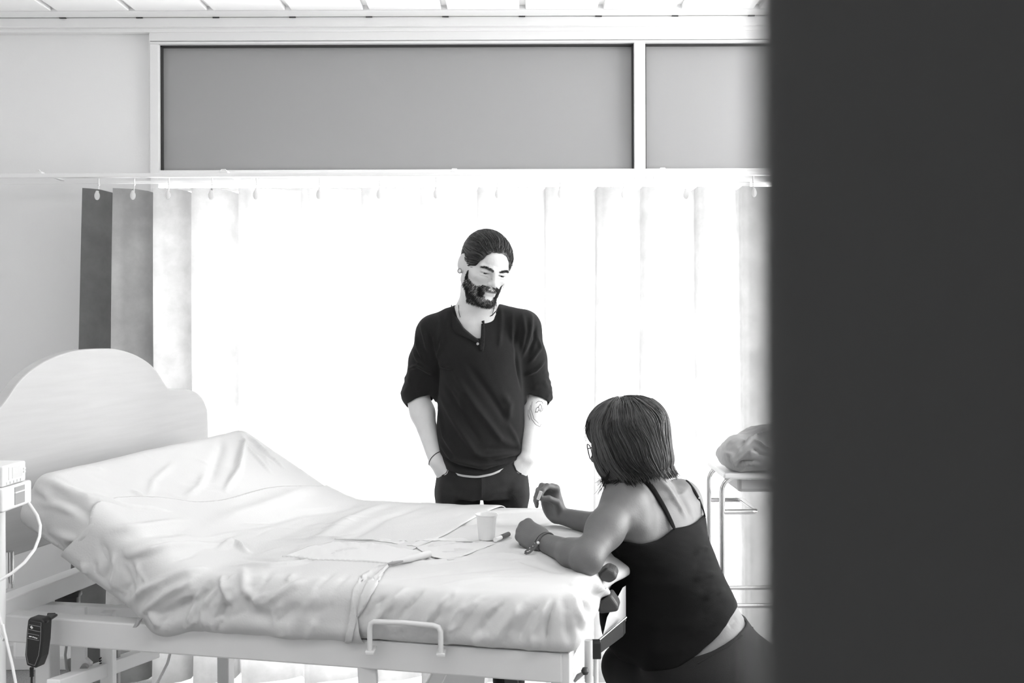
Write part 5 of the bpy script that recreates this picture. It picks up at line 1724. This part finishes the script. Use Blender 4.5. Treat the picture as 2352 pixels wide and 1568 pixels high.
def woman_fn(Pt):
    f = Field(Pt, 0.045)
    f.frame(WHR, WHC, WHS); head_solids(f, False); f.frame()
    f.cone(WHC + WHR @ np.array((0, 0.028, -0.05)), WNB, 0.050, 0.052, 0.02)
    f.loft(WSEC, 0.03, ax=tuple(WL))
    for s in (w_sl, w_sr):
        f.cone(WNB + np.array((0, 0, -0.022)), s, 0.042, 0.041, 0.05)
        f.ell(s + np.array((0.02, 0.0, -0.055)) + (np.array((-0.02, -0.02, 0)) if s is w_sr else 0), (0.050, 0.050, 0.070), 0.05)        # shoulder blade mass
    # buttocks
    for sg in (-1, 1):
        f.ell((0.52 + WL[0] * 0.085 * sg - WF[0] * 0.06, 2.70 + WL[1] * 0.085 * sg - WF[1] * 0.06, 0.46), (0.115, 0.115, 0.105), 0.05)
    for (s, e, w_) in ((w_sl, w_el, w_wl), (w_sr, w_er, w_wr)):
        f.cone(s, s + (e - s) * 0.5, 0.047, 0.044, 0.035)
        f.cone(s + (e - s) * 0.5, e, 0.043, 0.035, 0.03)
        m = e + (w_ - e) * 0.30
        f.cone(e, m, 0.034, 0.034, 0.02)
        f.cone(m, w_, 0.0335, 0.0225, 0.02)
    hands['l'] = hand_solids(f, w_wl, HLX, HLZ, True, [(62, 70, 40), (70, 80, 45), (74, 85, 45), (78, 85, 45)], [(0.048, 0.036, -0.026), (0.074, 0.030, -0.044), (0.092, 0.020, -0.046)], 0.90, 0.92)
    hands['r'] = hand_solids(f, w_wr, HRX, HRZ, False, [(58, 42, 22), (62, 55, 30), (70, 60, 35), (74, 62, 38)], [(0.050, 0.040, -0.028), (0.072, 0.036, -0.052), (0.082, 0.026, -0.074)], 0.92, 0.92)
    return f.d


xv, xf = grow(woman_fn, (-0.06, 2.36, 0.34), (0.78, 3.12, 1.26), 0.0026)
xv = folds(xv, xf, [([(1515, 1100), (1535, 1125), (1550, 1150), (1575, 1192)], 0.006, 0.011), ([(1548, 1108), (1562, 1140), (1592, 1195)], -0.005, 0.013), ([(1590, 1110), (1602, 1140), (1608, 1170)], 0.004, 0.014),
                    ([(1440, 1170), (1460, 1205), (1500, 1230)], 0.003, 0.02), ([(1670, 1440), (1690, 1420)], -0.003, 0.01)])
WB = bvh_of(xv, xf)
woman = np_mesh('person', xv, xf, M_SKINW)
tag(woman, 'dark-haired woman seated with her back turned, in a black strap top, elbow on the bed', 'person')
set_attr(woman, 'tone', np.ones(len(xv)))


def axis_at(z):
    return smooth_interp(np.clip(z, _ws[0, 0], _ws[-1, 0]), _ws[:, 0], _ws[:, 1]), smooth_interp(np.clip(z, _ws[0, 0], _ws[-1, 0]), _ws[:, 0], _ws[:, 2])


def azim(V):
    """angle around her trunk, 0 = front, +90 = her left, +-180 = the spine"""
    cx, cy = axis_at(V[:, 2])
    x = V[:, 0] - cx; y = V[:, 1] - cy
    return np.degrees(np.arctan2(x * WL[0] + y * WL[1], x * WF[0] + y * WF[1])) % 360


def tank_fn(off):
    def fn(Pt):
        f = Field(Pt, 0.06)
        s = [(z, a, b, c + off, d + off) for z, a, b, c, d in WSEC]
        f.loft(s, 0.0, ax=tuple(WL))
        for s_ in (w_sl, w_sr):
            f.ell(s_ + np.array((0.02, 0.0, -0.055)) + (np.array((-0.02, -0.02, 0)) if s_ is w_sr else 0), (0.050 + off, 0.050 + off, 0.070 + off), 0.05)
        for sg in (-1, 1):
            f.ell((0.405 + WF[0] * 0.125 + WL[0] * 0.075 * sg, 2.77 + WF[1] * 0.125 + WL[1] * 0.075 * sg, 0.785), (0.075, 0.075, 0.064) if sg > 0 else (0.045, 0.045, 0.045), 0.04)
        f.ell((0.445 + WF[0] * 0.108 + WL[0] * 0.02, 2.735 + WF[1] * 0.108 + WL[1] * 0.02, 0.63), (0.118, 0.118, 0.14), 0.05)     # round belly
        for sg in (-1, 1):
            f.ell((0.52 + WL[0] * 0.085 * sg - WF[0] * 0.06, 2.70 + WL[1] * 0.085 * sg - WF[1] * 0.06, 0.46), (0.115 + off, 0.115 + off, 0.105 + off), 0.05)
        return f.d
    return fn


kv, kf = grow(tank_fn(0.0075), (0.10, 2.42, 0.36), (0.80, 3.12, 1.0), 0.005)
KB = bvh_of(kv, kf)


def ring_from_px(pl, extra):
    """height as a function of the angle round the trunk, read along a px line plus given (angle, z) pairs"""
    pts = [hit(KB, a, b)[0] for a, b in pl]
    pts = np.array([tuple(p) for p in pts if p is not None])
    rows = list(zip(azim(pts), pts[:, 2])) + list(extra)
    rows.sort()
    a = np.array([r[0] for r in rows]); z = np.array([r[1] for r in rows])
    a = np.concatenate([a - 360, a, a + 360]); z = np.concatenate([z, z, z])
    return lambda V: np.interp(azim(V), a, z)


ztop = ring_from_px([(1440, 1246), (1475, 1251), (1510, 1241), (1545, 1214), (1580, 1208), (1615, 1186)], [(0, 0.865), (40, 0.865), (320, 0.865), (70, 0.86), (290, 0.87)])
zhem = ring_from_px([(1600, 1503), (1615, 1490), (1646, 1463), (1675, 1420), (1687, 1401)], [(0, 0.51), (60, 0.53), (100, 0.565), (220, 0.68), (260, 0.64), (320, 0.54)])
zjean = ring_from_px([(1630, 1498), (1668, 1477), (1700, 1452), (1728, 1430)], [(0, 0.53), (60, 0.55), (80, 0.568), (110, 0.585), (220, 0.645), (270, 0.60), (320, 0.55)])
tkv, tkf = keep(kv, kf, lambda V: np.minimum(ztop(V) - V[:, 2], V[:, 2] - zhem(V)))
tkv = folds(tkv, tkf, [(p_, max(h_, -0.0035), w_) for p_, h_, w_ in [([(1632, 1262), (1610, 1262), (1590, 1275)], 0.005, 0.007), ([(1640, 1285), (1615, 1290), (1590, 1305)], -0.005, 0.008), ([(1648, 1318), (1620, 1322), (1590, 1335)], 0.006, 0.008), ([(1655, 1338), (1630, 1345), (1600, 1360)], -0.005, 0.008),
                       ([(1664, 1355), (1640, 1362), (1610, 1380)], 0.006, 0.008), ([(1675, 1378), (1650, 1390), (1600, 1420)], -0.004, 0.010), ([(1690, 1392), (1640, 1430), (1560, 1470)], 0.004, 0.010), ([(1440, 1290), (1480, 1300), (1530, 1300)], 0.003, 0.010),
                       ([(1450, 1330), (1500, 1345), (1570, 1340)], 0.003, 0.012), ([(1450, 1420), (1520, 1440), (1600, 1430)], 0.003, 0.014), ([(1480, 1500), (1540, 1500), (1590, 1480)], 0.003, 0.012)]])
tkv = tkv + vnormals(tkv, tkf) * (0.001 * wavy(tkv, 91, 45, (1, 1, 1.6)))[:, None]
tank = np_mesh('strap_top', tkv, tkf, M_TANK, woman)
solidify(tank, 0.0025)
TB = bvh_of(np.concatenate([xv, tkv]), np.concatenate([xf, tkf + len(xv)]))
for pl in ([(1474, 1100), (1483, 1106), (1497, 1122), (1510, 1144), (1522, 1164), (1534, 1188), (1547, 1218)], [(1540, 1091), (1556, 1094), (1574, 1104), (1590, 1124), (1602, 1146), (1611, 1168), (1617, 1190)]):
    pts = []; nn = []
    for a, b in pl:
        loc, nor = hit(TB, a, b)
        if loc is not None: pts.append(loc); nn.append(nor)
    if len(pts) < 3: continue
    V_ = []; F_ = []
    wd = 0.0075 if pl[0][0] < 1500 else 0.006
    for i, p in enumerate(pts):
        t = (pts[min(i + 1, len(pts) - 1)] - pts[max(i - 1, 0)]).normalized(); s = nn[i].cross(t).normalized()
        for k in (-1, 0, 1): V_.append(tuple(p + s * wd * k + nn[i] * (0.003 if k == 0 else 0.0018)))
    for i in range(len(pts) - 1):
        for k in range(2): F_.append((i * 3 + k, i * 3 + k + 1, i * 3 + k + 4, i * 3 + k + 3))
    so = np_mesh('shoulder_strap', V_, F_, M_TANK, woman); solidify(so, 0.003, 0)
    sm = so.modifiers.new('s', 'SUBSURF'); sm.levels = 2; sm.render_levels = 2
    for i in (2, 4):
        if i < len(pts): MB().lathe(pts[i] + nn[i] * 0.0035, [(0.0, 0.0008), (0.0016, 0.0), (0.0016, -0.001)], 8, tuple(nn[i])).build('strap_stud', M_CHROME, so)

# jeans and shoes
wk = {1: (np.array((0.443, 2.64, 0.455)), np.array((0.312, 2.90, 0.452)), np.array((0.40, 2.88, 0.08))), -1: (np.array((0.585, 2.78, 0.455)), np.array((0.60, 3.14, 0.44)), np.array((0.64, 3.08, 0.08)))}


def wjeans_fn(Pt):
    f = Field(Pt, 0.06)
    f.loft([(z, a, b, c + 0.006, d + 0.006) for z, a, b, c, d in WSEC if z < 0.66], 0.0, ax=tuple(WL))
    for sg in (-1, 1):
        f.ell((0.52 + WL[0] * 0.085 * sg - WF[0] * 0.06, 2.70 + WL[1] * 0.085 * sg - WF[1] * 0.06, 0.46), (0.121, 0.121, 0.111), 0.05)
    for sg, (h, k_, a) in wk.items():
        f.cone(h, k_, 0.090, 0.064, 0.03)
        f.cone(k_, a, 0.062, 0.045, 0.02)
    return f.d


yv, yf_ = grow(wjeans_fn, (0.18, 2.44, 0.02), (0.84, 3.28, 0.72), 0.007)


def jean_g(V):
    g = zjean(V) - V[:, 2]
    for sg, (h, k_, a) in wk.items():
        t = (V - h) @ (k_ - h) / ((k_ - h) @ (k_ - h))
        r = np.linalg.norm(V - h - np.clip(t, 0, 1)[:, None] * (k_ - h), axis=1)
        g = np.maximum(g, np.minimum((t - 0.42) * 0.25, 0.105 - r))
    g = np.where(V[:, 2] < 0.40, 0.05, g)
    return np.minimum(g, V[:, 2] - 0.075)


yv, yf_ = keep(yv, yf_, jean_g)
wj = np_mesh('jeans', yv, yf_, M_JEANS2, woman); solidify(wj, 0.003)
JB2 = bvh_of(yv, yf_)
wb_ = [p for p in (hit(JB2, a, b + 9)[0] for a, b in ((1600, 1516), (1630, 1499), (1668, 1478), (1700, 1454), (1726, 1434))) if p is not None]
if len(wb_) > 2: MB().tube(wb_, 0.0025, 6).build('waistband_seam', M_JEANS2, wj)
for sg, (h, k_, a) in wk.items():
    def wshoe(Pt, a=a):
        f = Field(Pt, 0.05)
        d = np.array((-0.5, 0.85, 0)) * 0.15
        f.cone(a + np.array((0, 0, -0.03)), a + d + np.array((0, 0, -0.048)), 0.042, 0.030, 0.02).cone(a, a + np.array((0, 0, -0.02)), 0.042, 0.044, 0.02)
        f.box((a[0], a[1], -0.05), (0.4, 0.4, 0.052), 0.0, 0.0, sub=True)
        return f.d
    v_, f_ = grow(wshoe, a + np.array((-0.2, -0.1, -0.1)), a + np.array((0.12, 0.24, 0.1)), 0.007)
    np_mesh('shoe', v_, f_, M_BLACK, woman)

# low stool under her
st = empty('low_stool', (0.545, 2.70, 0)); tag(st, 'low round black stool under the seated woman', 'stool')
MB().lathe((0.545, 2.70, 0.0), [(0.0, 0.285), (0.15, 0.285), (0.165, 0.295), (0.17, 0.315), (0.165, 0.335), (0.15, 0.345), (0.0, 0.348)], 36).build('seat', M_BLACK, st)
for k in range(4):
    a = k * math.pi / 2 + 0.4
    MB().tube([(0.545 + 0.10 * math.cos(a), 2.70 + 0.10 * math.sin(a), 0.29), (0.545 + 0.16 * math.cos(a), 2.70 + 0.16 * math.sin(a), 0.0)], 0.012, 12).build('leg', M_CHROME, st)

# hair: a chin-length bob with its ends turned out
BHR = euler_R(('Z', -118), ('X', 8))


def bob_fn(Pt):
    f = Field(Pt, 0.06)
    f.frame(BHR, WHC, WHS)
    f.ell((0, 0.018, 0.040), (0.086, 0.104, 0.084), 0.0)
    f.ell((0, -0.042, 0.044), (0.068, 0.062, 0.058), 0.03)
    f.ell((0, 0.038, -0.030), (0.090, 0.080, 0.080), 0.03)
    f.ell((0.062, -0.020, -0.030), (0.032, 0.052, 0.075), 0.025)
    f.ell((-0.062, -0.020, -0.030), (0.032, 0.052, 0.075), 0.025)
    f.ell((0, 0.078, -0.066), (0.072, 0.036, 0.028), 0.02)
    f.ell((0, -0.115, -0.050), (0.052, 0.072, 0.075), 0.012, sub=True)
    return f.d


nv, nf = grow(bob_fn, WHC - 0.2, WHC + 0.2, 0.0035)
qn = locals_(nv, BHR, WHC, WHS)
nv = nv + vnormals(nv, nf) * (0.0022 * np.sin(np.arctan2(qn[:, 0], qn[:, 1] - 0.01) * 26 + 3 * qn[:, 2] / 0.1 + 1.2 * wavy(nv, 4, 30)) * np.clip(0.09 - qn[:, 2], 0, 0.1) / 0.1 * np.clip(np.hypot(qn[:, 0], qn[:, 1] - 0.01) / 0.06, 0, 1) ** 2)[:, None]
bob = np_mesh('hair', nv, nf, M_HAIRW, woman)
seedm = np.nonzero(qn[:, 2] > 0.035)[0]
sd = nv[RNG.choice(seedm, 3000)]
crown = WHC + BHR @ (np.array((0.0, 0.005, 0.115)) * WHS)


def bob_dir(p, t):
    q = locals_(p, BHR, WHC, WHS)
    out = np.stack([q[:, 0], q[:, 1] - 0.0, np.zeros(len(q))], 1)
    out /= np.maximum(np.linalg.norm(out, axis=1, keepdims=True), 1e-6)
    d = out * np.clip(q[:, 2:3] / 0.09, 0, 1.2) + np.array((0, 0.0, -1.0)) * np.clip(1.1 - q[:, 2:3] / 0.12, 0.1, 1.3)
    d[:, 1] += 0.62 * np.clip(0.06 - q[:, 2], 0, 0.10) / 0.10          # swept back past the cheek
    d = d + 0.18 * np.stack([np.sin(q[:, 2] * 70 + q[:, 1] * 40), np.cos(q[:, 2] * 60 + q[:, 0] * 50), np.zeros(len(q))], 1)
    return d @ BHR.T


cl_ = RNG.uniform(0, 1, 90)
cid = np.argmin(((sd[:, None, :] - sd[None, :90, :]) ** 2).sum(2), 1)          # strands fall into locks
pth = flow_strands(sd, bob_fn, bob_dir, 24, 0.010, lambda n, r: 0.0006 + 0.0065 * cl_[cid] * r.uniform(0.5, 1, n), 13, 0.07,
                   free=lambda p: locals_(p, BHR, WHC, WHS)[:, 2] < -0.080,
                   stop=(lambda p: locals_(p, BHR, WHC, WHS)[:, 2], RNG.uniform(-0.108, -0.086, len(sd)) + 0.014 * cl_[cid]))
V_, F_ = strands_mesh(pth, 0.0010, 0.0005)
hs_ = np_mesh('hair_strands', V_, F_, M_HIGHLIGHTW, bob); hs_['kind'] = 'stuff'
tn = np.clip(0.75 * RNG.uniform(0, 1, 90)[cid] ** 3 + 0.5 * RNG.uniform(0, 1, len(pth)) ** 4, 0, 1)  # lighter locks stand in for highlights on the bob
set_attr(hs_, 'tone', np.repeat(tn, 24 * 3))
# wisps at the ends and the stray lock in front of the shoulder
wp = []
for px0, py0, d0, dx, dy in ((1520, 1030, 2.80, 26, 22), (1525, 1045, 2.80, 18, 30), (1518, 1060, 2.80, 20, 28), (1500, 1078, 2.80, 30, 16), (1395, 1092, 2.66, -22, 16), (1400, 1098, 2.66, -28, 8), (1392, 1098, 2.66, -14, 40), (1390, 1100, 2.66, -12, 30), (1396, 1090, 2.66, -18, 26),
                         (1352, 965, 2.64, -10, 30), (1350, 968, 2.64, -8, 45), (1440, 918, 2.70, 20, 4), (1425, 918, 2.70, -14, 4)):
    for j in range(7):
        o = RNG.normal(size=2) * 2.5; b = RNG.normal(size=2) * 5
        rows = [P(px0 + o[0] + dx * t + b[0] * t * t, py0 + o[1] + dy * t - (0.25 * abs(dx) * t * t if dx > 0 else 0) + b[1] * t * t, d0) for t in np.linspace(0, 1, 10)]
        wp.append([tuple(r) for r in rows])
V_, F_ = strands_mesh(np.array(wp), 0.0007, 0.0003)
np_mesh('stray_wisps', V_, F_, M_HAIRW, bob)['kind'] = 'stuff'
# hair ends lying on the near shoulder
wp = []
for j in range(160):
    t0 = RNG.uniform(0, 1)
    rows = []
    x0 = 1400 + 75 * t0; y0 = 1075 + 12 * math.sin(t0 * 3) + RNG.normal() * 5
    for t in np.linspace(0, 1, 9):
        a = x0 + (RNG.normal() * 0.3 + (10 if t0 > 0.4 else -16) * t * t); b = y0 + 34 * t - 8 * t * t
        loc, nor = hit(WB, a, b)
        p = P(a, b, 2.66 + 0.05 * t0) if loc is None or loc.y > 2.85 else loc + nor * (0.004 + 0.004 * RNG.uniform())
        if p.y > 2.68 + 0.08 * t0: p = P(a, b, 2.64 + 0.08 * t0)
        rows.append(tuple(p))
    wp.append(rows)
wp = np.array(wp); wp[:, 1:-1] = (wp[:, :-2] + wp[:, 1:-1] * 2 + wp[:, 2:]) / 4
V_, F_ = strands_mesh(wp, 0.0010, 0.0005)
np_mesh('shoulder_ends', V_, F_, M_HAIRW, bob)['kind'] = 'stuff'


# glasses
def in_wh(p): return WHC + WHR @ (np.array(p) * WHS)


gl = None
for s in (-1, 1):
    ring = []
    for k in range(28):
        a = 2 * math.pi * k / 28
        rx, rz = 0.0265, 0.0215
        x = s * 0.034 + rx * math.copysign(abs(math.cos(a)) ** 0.75, math.cos(a)); z = -0.006 + rz * math.copysign(abs(math.sin(a)) ** 0.75, math.sin(a))
        ring.append(tuple(in_wh((x, -0.108 + 0.35 * max(0, abs(x) - 0.02), z))))
    rim = MB().tube(ring, 0.0014, 8, closed=True)
    if gl is None:
        rim.tube([in_wh((-0.009, -0.109, 0.002)), in_wh((0, -0.112, 0.004)), in_wh((0.009, -0.109, 0.002))], 0.0012, 8)
        gl = rim.build('glasses', M_BLACK, woman)
    else: rim.build('rim', M_BLACK, gl)
    MB().tube([in_wh((s * 0.060, -0.094, 0.004)), in_wh((s * 0.068, -0.085, 0.004)), in_wh((s * 0.076, -0.02, 0.004)), in_wh((s * 0.078, 0.015, -0.004))], 0.0014, 8).build('temple_arm', M_BLACK, gl)
    cs = np.mean(np.array(ring), axis=0)
    MB().add([cs] + ring, [(0, 1 + k, 1 + (k + 1) % 28) for k in range(28)]).build('lens', M_LENS, gl)

# bracelets on the near wrist
wax = w_wl - w_el; wax /= np.linalg.norm(wax)
ring_around(w_wl - wax * 0.004, wax, 0.027, 0, 0.0009, 'cord_bracelet', M_CORD, woman, 0.012, bv=WB)
bp_ = ring_around(w_wl - wax * 0.026, wax, 0.028, 0, 0.0032, 'ribbon_bracelet', M_BRACE, woman, 0.003, bv=WB)
k0 = min(bp_, key=lambda p: abs((p.x * FPX / p.y + 1176) - 1231) + abs((CAMZ - p.z) * FPX / p.y + HOR - 1247) + 200 * p.y)
MB().lathe(tuple(k0 + Vector((0, -0.004, 0))), [(0.0, 0.0015), (0.003, 0.001), (0.004, 0.0), (0.004, -0.002)], 14, (0, -1, 0.2)).build('white_button', M_PLAST, woman)
dk = k0.y - 0.006
lp_ = [k0 + Vector((0, -0.004, 0)), P(1222, 1254, dk), P(1211, 1262, dk), P(1204, 1268, dk), P(1205, 1271, dk), P(1214, 1269, dk - 0.004), P(1224, 1260, dk - 0.004), P(1232, 1250, dk - 0.003)]
lo_ = MB()
for a, b in zip(lp_[:-1], lp_[1:]): lo_.bar(a, b, 0.0012, 0.0055, up=(0, 0.25, 1))
lo_.build('ribbon_loop', M_BRACE, woman)
for a, b in ((1209, 1266), (1215, 1258), (1222, 1254), (1226, 1247)): MB().lathe(P(a, b, dk - 0.002), [(0.0, 0.0008), (0.0012, 0.0)], 8, (0, -1, 0)).build('ribbon_dot', M_PLAST, woman)
g, tips, tt_ = hands['r']
# ring on the far hand, and the small white wrapper held between finger and thumb
rp = g((0.0, 0.0, 0.0))
pc = (np.array(tips[0]) + np.array(tt_)) / 2
wr = tag(MB().box(tuple(pc + np.array((-0.003, -0.010, 0.006))), (0.009, 0.004, 0.026), bev=0.0015, M=Matrix.Rotation(0.35, 4, 'Y')).build('paper_wrapper', M_PAPER), 'tiny white wrapper pinched between the woman\'s finger and thumb', 'wrapper')
g2, tips2, tt2 = hands['l']
tag(MB().lathe(tuple((np.array(tips2[0]) + np.array(tt2)) / 2), [(0.0, -0.012), (0.005, -0.012), (0.006, -0.004), (0.006, 0.010), (0.004, 0.013), (0.0, 0.013)], 14, (-1, 0, 0.2)).build('small_vial', M_PLAST), 'tiny white capped vial held in the woman\'s near hand', 'vial')
